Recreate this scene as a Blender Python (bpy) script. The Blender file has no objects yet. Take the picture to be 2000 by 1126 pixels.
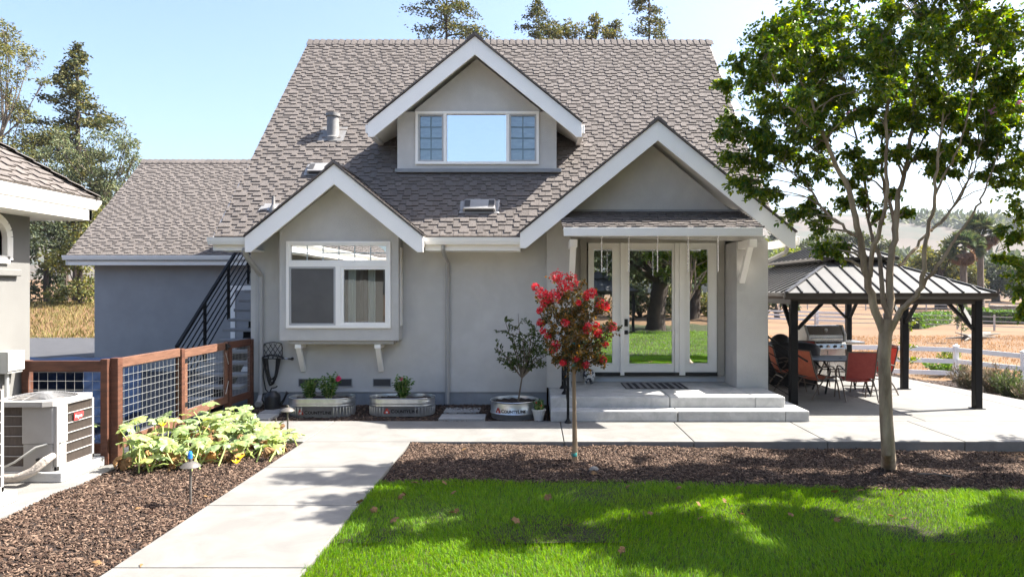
import bpy, bmesh, math, random
import numpy as np
from mathutils import Vector, Matrix
R = math.radians
rnd = random.Random(7)
rng = np.random.default_rng(7)
SC = bpy.context.scene
COL = SC.collection

# ------------------------------------------------------------------ camera
HC, F, CX, CY = 2.1, 1350.0, 1045.0, 565.0       # eye height; focal length and principal point in photo pixels
cam = bpy.data.cameras.new('camera'); camo = bpy.data.objects.new('camera', cam); COL.objects.link(camo)
camo.location = (0, 0, HC); camo.rotation_euler = (R(90), 0, 0)
cam.sensor_width = 36; cam.lens = 36 * F / 2000.0
cam.shift_x = -(CX - 1000) / 2000.0; cam.shift_y = (CY - 563) / 2000.0
cam.clip_start = 0.05; cam.clip_end = 6000
SC.camera = camo
def P(px, py, d): return ((px - CX) * d / F, d, HC - (py - CY) * d / F)
def G(px, py, z=0.0):
    d = (HC - z) * F / (py - CY); return ((px - CX) * d / F, d, z)

# ------------------------------------------------------------------ light
SUN = Vector((0.86, 0.20, 1.0)).normalized()
elev = math.asin(SUN.z); azim = math.atan2(SUN.x, SUN.y)
w = bpy.data.worlds.new('World'); SC.world = w; w.use_nodes = True
nt = w.node_tree; nt.nodes.clear()
sky = nt.nodes.new('ShaderNodeTexSky'); sky.sky_type = 'NISHITA'; sky.sun_disc = False
sky.sun_elevation = elev; sky.sun_rotation = azim; sky.air_density = 1.0; sky.dust_density = 4.0; sky.ozone_density = 4.0; sky.altitude = 50
bg = nt.nodes.new('ShaderNodeBackground'); bg.inputs[1].default_value = 0.078
wo = nt.nodes.new('ShaderNodeOutputWorld')
nt.links.new(sky.outputs[0], bg.inputs[0]); nt.links.new(bg.outputs[0], wo.inputs[0])
sl = bpy.data.lights.new('sun', 'SUN'); sl.energy = 4.3; sl.angle = R(0.5); sl.color = (1.0, 0.955, 0.88)
so = bpy.data.objects.new('sun', sl); COL.objects.link(so); so.rotation_euler = SUN.to_track_quat('Z', 'Y').to_euler(); so.location = (20, 5, 30)
SC.view_settings.view_transform = 'Standard'; SC.view_settings.look = 'None'
SC.view_settings.exposure = 2.26; SC.view_settings.gamma = 1.0
SC.cycles.max_bounces = 8; SC.cycles.diffuse_bounces = 4; SC.cycles.glossy_bounces = 4
SC.cycles.transmission_bounces = 6; SC.cycles.transparent_max_bounces = 8; SC.cycles.volume_bounces = 0
SC.cycles.use_denoising = True; SC.cycles.caustics_reflective = False; SC.cycles.caustics_refractive = False

# ------------------------------------------------------------------ materials
def M(name, col, rough=0.75, col2=None, nscale=4.0, detail=4.0, bump=0.0, bscale=60.0, metal=0.0, island=0.0, trans=0.0, spec=0.4,
      stretch=None, col3=None, hue=0.0, lo=0.35, hi=0.65, stain=None):
    m = bpy.data.materials.new(name); m.use_nodes = True
    t = m.node_tree; N = t.nodes; L = t.links; N.clear()
    out = N.new('ShaderNodeOutputMaterial'); b = N.new('ShaderNodeBsdfPrincipled')
    b.inputs['Roughness'].default_value = rough; b.inputs['Metallic'].default_value = metal; b.inputs['Specular IOR Level'].default_value = spec
    tc = N.new('ShaderNodeTexCoord'); src = tc.outputs['Object']
    if stretch:
        mp = N.new('ShaderNodeMapping'); mp.inputs['Scale'].default_value = stretch; L.new(src, mp.inputs[0]); src = mp.outputs[0]
    rgb = N.new('ShaderNodeRGB'); rgb.outputs[0].default_value = (*col, 1); c = rgb.outputs[0]
    def mixc(fac, a, bcol):
        x = N.new('ShaderNodeMix'); x.data_type = 'RGBA'; L.new(fac, x.inputs[0]); L.new(a, x.inputs[6])
        if isinstance(bcol, tuple): x.inputs[7].default_value = (*bcol, 1)
        else: L.new(bcol, x.inputs[7])
        return x.outputs[2]
    if col2:
        n = N.new('ShaderNodeTexNoise'); n.inputs['Scale'].default_value = nscale; n.inputs['Detail'].default_value = detail; n.inputs['Roughness'].default_value = 0.6
        L.new(src, n.inputs[0])
        r = N.new('ShaderNodeMapRange'); r.inputs[1].default_value = lo; r.inputs[2].default_value = hi; L.new(n.outputs[0], r.inputs[0])
        c = mixc(r.outputs[0], c, col2)
    if stain:
        n3 = N.new('ShaderNodeTexNoise'); n3.inputs['Scale'].default_value = stain[0]; n3.inputs['Detail'].default_value = 8; n3.inputs['Roughness'].default_value = 0.68; n3.inputs['Distortion'].default_value = 0.6
        L.new(src, n3.inputs[0]); r3 = N.new('ShaderNodeMapRange'); r3.inputs[1].default_value = 0.42; r3.inputs[2].default_value = 0.62; r3.inputs[3].default_value = 0.0; r3.inputs[4].default_value = stain[1]; L.new(n3.outputs[0], r3.inputs[0])
        c = mixc(r3.outputs[0], c, tuple(q * stain[2] for q in col))
    if col3 or island or hue:
        g = N.new('ShaderNodeNewGeometry')
        if col3:
            r = N.new('ShaderNodeMapRange'); r.inputs[1].default_value = 0.25; r.inputs[2].default_value = 1.0
            L.new(g.outputs['Random Per Island'], r.inputs[0]); c = mixc(r.outputs[0], c, col3)
        if island:
            wn = N.new('ShaderNodeTexWhiteNoise'); wn.noise_dimensions = '1D'; L.new(g.outputs['Random Per Island'], wn.inputs['W'])
            r = N.new('ShaderNodeMapRange'); r.inputs[3].default_value = 1 - island; r.inputs[4].default_value = 1 + island; L.new(wn.outputs['Value'], r.inputs[0])
            hs = N.new('ShaderNodeHueSaturation'); L.new(r.outputs[0], hs.inputs['Value']); L.new(c, hs.inputs['Color']); c = hs.outputs[0]
    L.new(c, b.inputs['Base Color'])
    if bump:
        n2 = N.new('ShaderNodeTexNoise'); n2.inputs['Scale'].default_value = bscale; n2.inputs['Detail'].default_value = 5; L.new(src, n2.inputs[0])
        bp = N.new('ShaderNodeBump'); bp.inputs['Strength'].default_value = bump; bp.inputs['Distance'].default_value = 0.02
        L.new(n2.outputs[0], bp.inputs['Height']); L.new(bp.outputs[0], b.inputs['Normal'])
    sh = b.outputs[0]
    if trans:
        tr = N.new('ShaderNodeBsdfTranslucent'); L.new(c, tr.inputs[0])
        gm = N.new('ShaderNodeHueSaturation'); gm.inputs['Value'].default_value = 1.5; gm.inputs['Saturation'].default_value = 1.12; gm.inputs['Hue'].default_value = 0.487 if any(k in name for k in ('leaf', 'blade', 'squash')) and 'dead' not in name else 0.5
        L.new(c, gm.inputs['Color']); L.new(gm.outputs[0], tr.inputs[0])
        mx = N.new('ShaderNodeMixShader'); mx.inputs[0].default_value = trans; L.new(sh, mx.inputs[1]); L.new(tr.outputs[0], mx.inputs[2]); sh = mx.outputs[0]
    L.new(sh, out.inputs[0]); return m
def GLASS(name, refl, tint, rough=0.0):
    m = bpy.data.materials.new(name); m.use_nodes = True; t = m.node_tree; N = t.nodes; L = t.links; N.clear()
    out = N.new('ShaderNodeOutputMaterial'); tr = N.new('ShaderNodeBsdfTransparent'); tr.inputs[0].default_value = (*tint, 1)
    gl = N.new('ShaderNodeBsdfGlossy'); gl.inputs['Roughness'].default_value = rough; gl.inputs['Color'].default_value = (0.92, 0.97, 1.0, 1)
    fr = N.new('ShaderNodeFresnel'); fr.inputs[0].default_value = 1.5
    ad = N.new('ShaderNodeMath'); ad.operation = 'ADD'; ad.use_clamp = True; ad.inputs[1].default_value = refl; L.new(fr.outputs[0], ad.inputs[0])
    tc = N.new('ShaderNodeTexCoord'); n = N.new('ShaderNodeTexNoise'); n.inputs['Scale'].default_value = 2.2; L.new(tc.outputs['Object'], n.inputs[0])
    bp = N.new('ShaderNodeBump'); bp.inputs['Strength'].default_value = 0.03; bp.inputs['Distance'].default_value = 0.02; L.new(n.outputs[0], bp.inputs['Height']); L.new(bp.outputs[0], gl.inputs['Normal'])
    mx = N.new('ShaderNodeMixShader'); L.new(ad.outputs[0], mx.inputs[0]); L.new(tr.outputs[0], mx.inputs[1]); L.new(gl.outputs[0], mx.inputs[2])
    L.new(mx.outputs[0], out.inputs[0]); return m

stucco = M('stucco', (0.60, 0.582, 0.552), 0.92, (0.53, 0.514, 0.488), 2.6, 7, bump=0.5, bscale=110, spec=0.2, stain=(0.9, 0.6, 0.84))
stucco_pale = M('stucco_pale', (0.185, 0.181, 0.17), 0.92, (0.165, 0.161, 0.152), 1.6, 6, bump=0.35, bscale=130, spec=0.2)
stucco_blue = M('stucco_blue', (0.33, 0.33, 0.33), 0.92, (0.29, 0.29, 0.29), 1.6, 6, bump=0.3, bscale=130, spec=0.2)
curb_paint = M('curb_paint', (0.52, 0.54, 0.56), 0.8, (0.46, 0.48, 0.50), 3, 5)
foundation = M('foundation', (0.27, 0.28, 0.29), 0.9, (0.22, 0.23, 0.24), 3, 5, bump=0.3, bscale=80)
white = M('white_paint', (0.93, 0.90, 0.845), 0.5, (0.89, 0.86, 0.805), 2.0, 5, bump=0.05, bscale=40)
vinyl = M('white_vinyl', (0.80, 0.80, 0.79), 0.35, (0.76, 0.76, 0.75), 3)
cream = M('cream_trim', (0.55, 0.50, 0.42), 0.6, (0.50, 0.46, 0.39), 3)
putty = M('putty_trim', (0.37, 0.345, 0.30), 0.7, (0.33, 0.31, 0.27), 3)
pipe_paint = M('painted_downpipe', (0.38, 0.37, 0.35), 0.5, (0.34, 0.33, 0.32), 3)
shingle = M('shingle', (0.122, 0.107, 0.098), 0.95, (0.150, 0.132, 0.121), 40, 3, bump=0.5, bscale=220, island=0.11, spec=0.15)
shingle_dark = M('shingle_underlay', (0.05, 0.047, 0.045), 0.95)
concrete = M('concrete', (0.208, 0.200, 0.186), 0.88, (0.178, 0.170, 0.157), 1.1, 7, bump=0.22, bscale=160, spec=0.25, stain=(2.1, 0.75, 0.70))
concrete_step = M('concrete_steps', (0.52, 0.515, 0.50), 0.85, (0.43, 0.425, 0.41), 2.2, 8, bump=0.25, bscale=120, spec=0.25, stain=(4.0, 0.8, 0.66))
asphalt = M('asphalt', (0.058, 0.058, 0.062), 0.9, (0.044, 0.044, 0.048), 3, 6, bump=0.4, bscale=150)
bark_mulch = M('mulch_base', (0.028, 0.016, 0.011), 0.95, (0.014, 0.008, 0.006), 30, 5, bump=1.0, bscale=60)
chip_m = M('bark_chip', (0.046, 0.027, 0.019), 0.9, None, island=0.5, col3=(0.165, 0.112, 0.080), spec=0.2)
lawn_soil = M('lawn_base', (0.020, 0.034, 0.006), 0.95, (0.05, 0.045, 0.014), 3, 5, bump=0.8, bscale=50)
blade_m = M('grass_blade', (0.088, 0.220, 0.008), 0.55, (0.21, 0.225, 0.045), 0.8, 8, island=0.34, trans=0.36, spec=0.3, col3=(0.20, 0.325, 0.014), lo=0.57, hi=0.85)
dry_ground = M('dry_grass_ground', (0.170, 0.096, 0.041), 0.95, (0.095, 0.050, 0.021), 0.22, 14, bump=0.8, bscale=3, stain=(1.6, 0.6, 0.72))
dry_blade = M('dry_grass_blade', (0.185, 0.105, 0.042), 0.8, None, island=0.2, trans=0.5, col3=(0.20, 0.12, 0.05))
bank_blade = M('bank_grass_blade', (0.20, 0.155, 0.055), 0.8, None, island=0.3, trans=0.3, col3=(0.12, 0.115, 0.03))
hill_m = M('dry_hill', (0.34, 0.26, 0.17), 0.95, (0.15, 0.14, 0.08), 0.011, 9, lo=0.44, hi=0.62)
black_metal = M('black_metal', (0.007, 0.007, 0.008), 0.5, (0.010, 0.010, 0.010), 6, spec=0.15)
bronze = M('bronze_metal', (0.022, 0.017, 0.014), 0.45, (0.03, 0.024, 0.02), 5, spec=0.5)
roof_metal = M('gazebo_roof_metal', (0.128, 0.125, 0.120), 0.6, (0.108, 0.106, 0.102), 2.0, 5, metal=0.1, spec=0.25)
roof_rib = M('gazebo_roof_rib', (0.05, 0.048, 0.046), 0.45)
steel = M('stainless', (0.62, 0.61, 0.59), 0.25, (0.55, 0.54, 0.53), 4, metal=0.95, stretch=(1, 30, 30))
galv = M('galvanised', (0.56, 0.58, 0.60), 0.30, (0.44, 0.46, 0.48), 7, 6, metal=0.85)
galv_wire = M('galvanised_wire', (0.36, 0.36, 0.35), 0.5, metal=0.5)
shaded_redwood = M('shaded_redwood_timber', (0.115, 0.043, 0.023), 0.7, (0.06, 0.022, 0.012), 3.0, 8, bump=0.3, bscale=25, stretch=(1, 1, 6))  # fence timber with the shade on its camera-facing sides darkened into the colour
lit_redwood = M('lit_redwood', (0.175, 0.083, 0.050), 0.7, (0.105, 0.047, 0.028), 4.0, 8, bump=0.3, bscale=25, stretch=(6, 1.0, 12))  # same timber, coloured lighter for the sunlit side rails and gate
blackplastic = M('black_plastic', (0.012, 0.012, 0.013), 0.4)
rubber = M('rubber_hose', (0.014, 0.014, 0.015), 0.45)
ac_white = M('ac_casing', (0.35, 0.335, 0.318), 0.5, (0.31, 0.297, 0.28), 3)
ac_coil = M('ac_coil', (0.20, 0.165, 0.14), 0.6, (0.15, 0.125, 0.105), 8, 2, stretch=(25, 25, 0.6))
ac_dark = M('ac_recess', (0.05, 0.05, 0.052), 0.6)
ac_grille = M('ac_grille', (0.20, 0.20, 0.20), 0.45, metal=0.3)
red_badge = M('red_badge', (0.45, 0.05, 0.05), 0.4)
pipe_foam = M('pipe_insulation', (0.45, 0.40, 0.35), 0.85, (0.33, 0.29, 0.25), 8, bump=0.6, bscale=30)
box_grey = M('electrical_box', (0.40, 0.40, 0.375), 0.55)
glass_door = GLASS('door_glass', 0.72, (0.30, 0.33, 0.32))
glass_sky = GLASS('picture_glass', 0.80, (0.25, 0.28, 0.30))
glass_side = GLASS('side_glass', 0.20, (0.62, 0.70, 0.76))
glass_bay = GLASS('bay_glass', 0.10, (0.75, 0.83, 0.80))
screen_m = M('insect_screen', (0.115, 0.112, 0.11), 0.5, (0.085, 0.083, 0.083), 1.5, 4, spec=0.4)
muntin_m = M('muntin', (0.48, 0.55, 0.55), 0.5)
sash_grey = M('sash_grey', (0.42, 0.42, 0.42), 0.45)
curtain_m = M('curtain_white', (0.85, 0.85, 0.84), 0.9, trans=0.2)
curtain_brown = M('curtain_brown', (0.10, 0.075, 0.06), 0.9)
sheer = M('sheer_blind', (0.36, 0.50, 0.56), 0.9, (0.22, 0.34, 0.40), 5, 3, stretch=(1, 1, 3))
room_m = M('room_interior', (0.30, 0.29, 0.27), 0.9)
room_floor = M('room_floor', (0.12, 0.085, 0.06), 0.6)
soil = M('potting_soil', (0.025, 0.016, 0.011), 0.95, (0.045, 0.03, 0.02), 25, 4, bump=1.0, bscale=70)
paver_m = M('paver', (0.34, 0.335, 0.32), 0.9, (0.27, 0.265, 0.255), 6, 6, bump=0.4, bscale=90)
sling_red = M('red_sling', (0.30, 0.060, 0.050), 0.7, (0.25, 0.045, 0.038), 12, trans=0.2)
sling_orange = M('orange_sling', (0.52, 0.18, 0.11), 0.7, (0.45, 0.14, 0.09), 12, trans=0.3)
chair_metal = M('chair_bronze', (0.10, 0.075, 0.055), 0.4, spec=0.5)
table_top_m = M('table_top', (0.05, 0.055, 0.065), 0.3, spec=0.6)
cover_m = M('grill_cover', (0.012, 0.012, 0.013), 0.65, bump=0.5, bscale=7)
bark_tan = M('smooth_bark', (0.42, 0.325, 0.225), 0.85, (0.19, 0.132, 0.085), 9, 8, bump=0.9, bscale=26, stretch=(1, 1, 0.25))
bark_grey = M('grey_bark', (0.17, 0.135, 0.10), 0.9, (0.10, 0.08, 0.06), 5, 7, bump=0.7, bscale=18, stretch=(1, 1, 0.25))
bark_dark = M('dark_bark', (0.065, 0.045, 0.034), 0.9, (0.04, 0.03, 0.022), 3, 6, bump=0.7, bscale=10)
leaf_tree = M('tree_leaf', (0.055, 0.125, 0.016), 0.42, island=0.35, trans=0.5, spec=0.5, col3=(0.25, 0.30, 0.02))
leaf_young = M('yellow_green_leaf', (0.10, 0.15, 0.018), 0.45, island=0.3, trans=0.4, col3=(0.20, 0.22, 0.03))
leaf_myrtle = M('bronze_leaf', (0.042, 0.052, 0.014), 0.45, island=0.4, trans=0.4, col3=(0.30, 0.16, 0.028))
leaf_shrub = M('shrub_leaf', (0.045, 0.075, 0.022), 0.5, island=0.35, trans=0.35, col3=(0.11, 0.14, 0.04))
leaf_rose = M('rose_leaf', (0.045, 0.12, 0.022), 0.45, island=0.3, trans=0.35, col3=(0.11, 0.22, 0.04))
leaf_conifer = M('conifer_leaf', (0.032, 0.050, 0.018), 0.7, island=0.4, trans=0.3, col3=(0.145, 0.130, 0.034))
leaf_cypress = M('cypress_leaf', (0.065, 0.085, 0.022), 0.7, island=0.35, trans=0.3, col3=(0.20, 0.165, 0.05))
leaf_euc = M('eucalyptus_leaf', (0.075, 0.105, 0.045), 0.6, island=0.4, trans=0.35, col3=(0.21, 0.215, 0.10))
leaf_euc_ol = M('olive_leaf', (0.075, 0.090, 0.022), 0.6, island=0.35, trans=0.35, col3=(0.21, 0.19, 0.045))
leaf_far = M('far_leaf', (0.045, 0.065, 0.022), 0.7, island=0.35, trans=0.25, col3=(0.11, 0.12, 0.04))
leaf_far_dark = M('far_dark_leaf', (0.030, 0.046, 0.020), 0.7, island=0.35, trans=0.25, col3=(0.075, 0.085, 0.032))
leaf_hedge = M('hedge_leaf', (0.055, 0.12, 0.018), 0.6, island=0.3, trans=0.3, col3=(0.12, 0.21, 0.03))
leaf_palm = M('palm_leaf', (0.05, 0.085, 0.03), 0.55, island=0.35, trans=0.25, col3=(0.13, 0.14, 0.055))
leaf_palm_dead = M('dead_palm_leaf', (0.22, 0.13, 0.075), 0.8, island=0.3, trans=0.2)
leaf_lav = M('lavender_leaf', (0.10, 0.10, 0.055), 0.8, island=0.4, trans=0.25, col3=(0.17, 0.12, 0.075))
leaf_squash = M('squash_leaf', (0.15, 0.24, 0.07), 0.45, (0.30, 0.36, 0.19), 16, 5, island=0.3, trans=0.32, col3=(0.33, 0.38, 0.10), spec=0.6)
leaf_dead = M('dead_leaf', (0.17, 0.095, 0.040), 0.85, island=0.4, trans=0.1, col3=(0.32, 0.18, 0.07))
stem_green = M('squash_stem', (0.30, 0.36, 0.10), 0.6)
petal_red = M('pink_red_petal', (0.56, 0.020, 0.035), 0.6, island=0.35, trans=0.3, col3=(0.80, 0.10, 0.11))
petal_pink = M('pink_petal', (0.70, 0.08, 0.22), 0.6, island=0.25, trans=0.3)
petal_lilac = M('lilac_petal', (0.55, 0.25, 0.42), 0.6, island=0.25, trans=0.3)
petal_yellow = M('squash_flower', (0.85, 0.62, 0.03), 0.6, trans=0.3)
stake_m = M('stake_timber', (0.33, 0.225, 0.13), 0.8, (0.24, 0.15, 0.085), 4, 7, stretch=(8, 8, 1))
lamp_metal = M('path_lamp_metal', (0.16, 0.145, 0.13), 0.5, (0.10, 0.09, 0.08), 9, metal=0.4)
blue_plastic = M('blue_plastic', (0.02, 0.16, 0.55), 0.4)
ceramic_w = M('white_ceramic', (0.62, 0.61, 0.58), 0.3)
ceramic_p = M('patterned_ceramic', (0.60, 0.60, 0.60), 0.3, (0.03, 0.035, 0.05), 16, 1, lo=0.47, hi=0.53)
mat_dark = M('mat_dark', (0.02, 0.02, 0.024), 0.95)
mat_grey = M('mat_grey', (0.22, 0.22, 0.23), 0.95)
letter_black = M('lettering_black', (0.02, 0.018, 0.018), 0.5)
letter_white = M('lettering_white', (0.75, 0.72, 0.70), 0.5)
emblem_red = M('emblem_red', (0.40, 0.045, 0.03), 0.5)
chain_m = M('chain_silver', (0.80, 0.79, 0.77), 0.25, metal=0.7)
stone_m = M('stone', (0.32, 0.29, 0.25), 0.9, (0.2, 0.18, 0.155), 4, 6, bump=0.7, bscale=12)
driftwood = M('driftwood', (0.17, 0.15, 0.13), 0.9, (0.11, 0.095, 0.08), 3, 6, bump=0.5, bscale=10, stretch=(1, 1, 1))
tie_teal = M('teal_tie', (0.03, 0.22, 0.20), 0.5)
tread_m = M('tread_concrete', (0.30, 0.30, 0.30), 0.85, (0.25, 0.25, 0.25), 4)
far_fence_m = M('weathered_fence', (0.50, 0.46, 0.41), 0.8)
vent_dark = M('vent_mesh', (0.045, 0.045, 0.047), 0.7)
vent_grey = M('roof_vent_metal', (0.36, 0.345, 0.33), 0.5, (0.30, 0.29, 0.28), 6, metal=0.3)
vent_pipe_m = M('vent_pipe', (0.21, 0.205, 0.20), 0.6, (0.16, 0.155, 0.15), 6)

navy_tarp = M('navy_tarp', (0.004, 0.012, 0.036), 0.8, (0.003, 0.008, 0.024), 5, 4, spec=0.12)
# ------------------------------------------------------------------ object helpers
LOC = {}
def tag(o, label, cat, group=None, kind=None):
    if label: o['label'] = label
    if cat: o['category'] = cat
    if group: o['group'] = group
    if kind: o['kind'] = kind
    return o
def thing(name, label, cat, loc=(0, 0, 0), group=None):
    o = bpy.data.objects.new(name, None); COL.objects.link(o); o.location = loc; o.empty_display_size = 0.2
    LOC[o.name] = Vector(loc); return tag(o, label, cat, group)
def children(o): return [c for c in bpy.data.objects if c.parent == o]
def copy_tree(o, parent=None):
    c = o.copy(); COL.objects.link(c)
    if parent: c.parent = parent
    for ch in children(o): copy_tree(ch, c)
    return c
def place_copy(proto, loc, rz=0.0, label=None, group=None, scale=None):
    c = copy_tree(proto); c.location = loc; c.rotation_euler = (0, 0, rz)
    if label: c['label'] = label
    if group: c['group'] = group
    if scale: c.scale = (scale,) * 3 if isinstance(scale, (int, float)) else scale
    return c
def finish(me, name, mat, parent, off, smooth, bevel):
    o = bpy.data.objects.new(name, me); COL.objects.link(o)
    me.materials.append(mat)
    if parent: o.parent = parent
    LOC[o.name] = off
    if smooth: me.polygons.foreach_set('use_smooth', [True] * len(me.polygons))
    if bevel:
        b = o.modifiers.new('bevel', 'BEVEL'); b.width = bevel; b.segments = 2; b.limit_method = 'ANGLE'; b.angle_limit = R(40)
    return o
class MB:
    def __init__(s): s.v = []; s.f = []
    def add(s, vs, fs):
        o = len(s.v); s.v += [tuple(v) for v in vs]; s.f += [[i + o for i in f] for f in fs]; return s
    def box(s, x0, x1, y0, y1, z0, z1):
        return s.add([(x0, y0, z0), (x1, y0, z0), (x1, y1, z0), (x0, y1, z0), (x0, y0, z1), (x1, y0, z1), (x1, y1, z1), (x0, y1, z1)],
                     [(3, 2, 1, 0), (4, 5, 6, 7), (0, 1, 5, 4), (1, 2, 6, 5), (2, 3, 7, 6), (3, 0, 4, 7)])
    def bar(s, p0, p1, w, h, up=(0, 0, 1)):
        p0 = Vector(p0); p1 = Vector(p1); d = (p1 - p0).normalized(); u = Vector(up)
        if abs(d.dot(u)) > 0.99: u = Vector((0, 1, 0))
        x = d.cross(u).normalized(); y = x.cross(d).normalized()
        q = [(-w / 2, -h / 2), (w / 2, -h / 2), (w / 2, h / 2), (-w / 2, h / 2)]
        vs = [p0 + x * a + y * b for a, b in q] + [p1 + x * a + y * b for a, b in q]
        return s.add(vs, [(3, 2, 1, 0), (4, 5, 6, 7), (0, 1, 5, 4), (1, 2, 6, 5), (2, 3, 7, 6), (3, 0, 4, 7)])
    def tube(s, pts, rad, n=8, cap=True, closed=False):
        pts = [Vector(p) for p in pts]; k = len(pts)
        if not isinstance(rad, (list, tuple)): rad = [rad] * k
        ref = None; vs = []; fs = []
        for i, p in enumerate(pts):
            if closed: t = pts[(i + 1) % k] - pts[i - 1]
            else: t = pts[min(i + 1, k - 1)] - pts[max(i - 1, 0)]
            t = t.normalized() if t.length > 1e-9 else Vector((0, 0, 1))
            if ref is None: ref = Vector((1, 0, 0)) if abs(t.x) < 0.8 else Vector((0, 1, 0))
            a = (ref - t * ref.dot(t)).normalized(); b = t.cross(a); ref = a
            for j in range(n):
                q = 2 * math.pi * j / n; vs.append(p + (a * math.cos(q) + b * math.sin(q)) * rad[i])
        for i in range(k if closed else k - 1):
            i2 = (i + 1) % k
            for j in range(n): fs.append((i * n + j, i * n + (j + 1) % n, i2 * n + (j + 1) % n, i2 * n + j))
        if cap and not closed: fs.append(tuple(reversed(range(n)))); fs.append(tuple(range((k - 1) * n, k * n)))
        return s.add(vs, fs)
    def lathe(s, prof, c=(0, 0, 0), n=24, sx=1.0, sy=1.0, straight=0.0):
        vs = []; fs = []; k = len(prof)
        for r, z in prof:
            for j in range(n):
                q = 2 * math.pi * j / n; ex = straight * (1 if math.cos(q) > 1e-6 else (-1 if math.cos(q) < -1e-6 else 0))
                vs.append((c[0] + r * math.cos(q) * sx + ex, c[1] + r * math.sin(q) * sy, c[2] + z))
        for i in range(k - 1):
            for j in range(n): fs.append((i * n + j, i * n + (j + 1) % n, (i + 1) * n + (j + 1) % n, (i + 1) * n + j))
        if prof[0][0] > 1e-5: fs.append(tuple(reversed(range(n))))
        if prof[-1][0] > 1e-5: fs.append(tuple(range((k - 1) * n, k * n)))
        return s.add(vs, fs)
    def prism(s, poly, axis, a0, a1):
        def mk(p, a):
            return {'x': (a, p[0], p[1]), 'y': (p[0], a, p[1]), 'z': (p[0], p[1], a)}[axis]
        n = len(poly)
        return s.add([mk(p, a0) for p in poly] + [mk(p, a1) for p in poly],
                     [tuple(reversed(range(n))), tuple(range(n, 2 * n))] + [(i, (i + 1) % n, n + (i + 1) % n, n + i) for i in range(n)])
    def quad(s, a, b, c, d): return s.add([a, b, c, d], [(0, 1, 2, 3)])
    def sphere(s, c, r, n=10, sz=1.0, jit=0.0):
        prof = [(r * math.sin(math.pi * i / n), -r * sz * math.cos(math.pi * i / n)) for i in range(n + 1)]
        prof[0] = (0.0001, -r * sz); prof[-1] = (0.0001, r * sz)
        return s.lathe(prof, c, n * 2 if n < 8 else n + 4)
    def build(s, name, mat, parent=None, smooth=False, bevel=0.0, fix=True):
        off = LOC.get(parent.name, Vector()) if parent else Vector()
        me = bpy.data.meshes.new(name)
        me.from_pydata([(v[0] - off.x, v[1] - off.y, v[2] - off.z) for v in s.v], [], s.f)
        if fix:
            bm = bmesh.new(); bm.from_mesh(me); bmesh.ops.recalc_face_normals(bm, faces=bm.faces); bm.to_mesh(me); bm.free()
        me.update()
        o = finish(me, name, mat, parent, off, False, bevel)
        if smooth:
            me.polygons.foreach_set('use_smooth', [True] * len(me.polygons))
            try: me.set_sharp_from_angle(angle=R(40))
            except Exception: pass
        return o
def np_mesh(name, V, loops, totals, mat, parent=None, smooth=False):
    off = LOC.get(parent.name, Vector()) if parent else Vector()
    V = np.asarray(V, dtype=np.float32) - np.array(off, dtype=np.float32)
    me = bpy.data.meshes.new(name); me.vertices.add(len(V)); me.vertices.foreach_set('co', V.ravel())
    loops = np.asarray(loops, dtype=np.int32).ravel(); totals = np.asarray(totals, dtype=np.int32)
    me.loops.add(len(loops)); me.loops.foreach_set('vertex_index', loops)
    starts = np.concatenate(([0], np.cumsum(totals)[:-1])).astype(np.int32)
    me.polygons.add(len(totals)); me.polygons.foreach_set('loop_start', starts)
    try: me.polygons.foreach_set('loop_total', totals)
    except Exception: pass
    me.update(calc_edges=True)
    return finish(me, name, mat, parent, off, smooth, 0)
def norm(a): return a / np.maximum(np.linalg.norm(a, axis=1, keepdims=True), 1e-9)
def leaves(name, pos, dirs, nrm, length, width, mat, parent=None, fold=0.25, droop=0.15):
    """pointed oval leaves, two quads folded on the midrib"""
    n = len(pos); D = norm(dirs); S = norm(np.cross(nrm, D)); U = np.cross(D, S)
    Lh = np.broadcast_to(np.asarray(length, dtype=float).reshape(-1, 1), (n, 1)); W = np.broadcast_to(np.asarray(width, dtype=float).reshape(-1, 1), (n, 1)) / 2
    q = lambda a, b, c: pos + D * Lh * a + S * W * b + U * Lh * c
    V = np.stack([q(0, 0, 0), q(.30, 1, fold * .35), q(.68, .8, fold * .25 - droop * .3), q(1, 0, -droop), q(.68, -.8, fold * .25 - droop * .3), q(.30, -1, fold * .35)], axis=1).reshape(-1, 3)
    b = (np.arange(n) * 6).reshape(-1, 1)
    loops = np.concatenate([b + np.array([[0, 1, 2, 3]]), b + np.array([[0, 3, 4, 5]])], axis=1)
    return np_mesh(name, V, loops, np.full(2 * n, 4), mat, parent)
def rand_dirs(n, g=rng): return norm(g.normal(size=(n, 3)))

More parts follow.
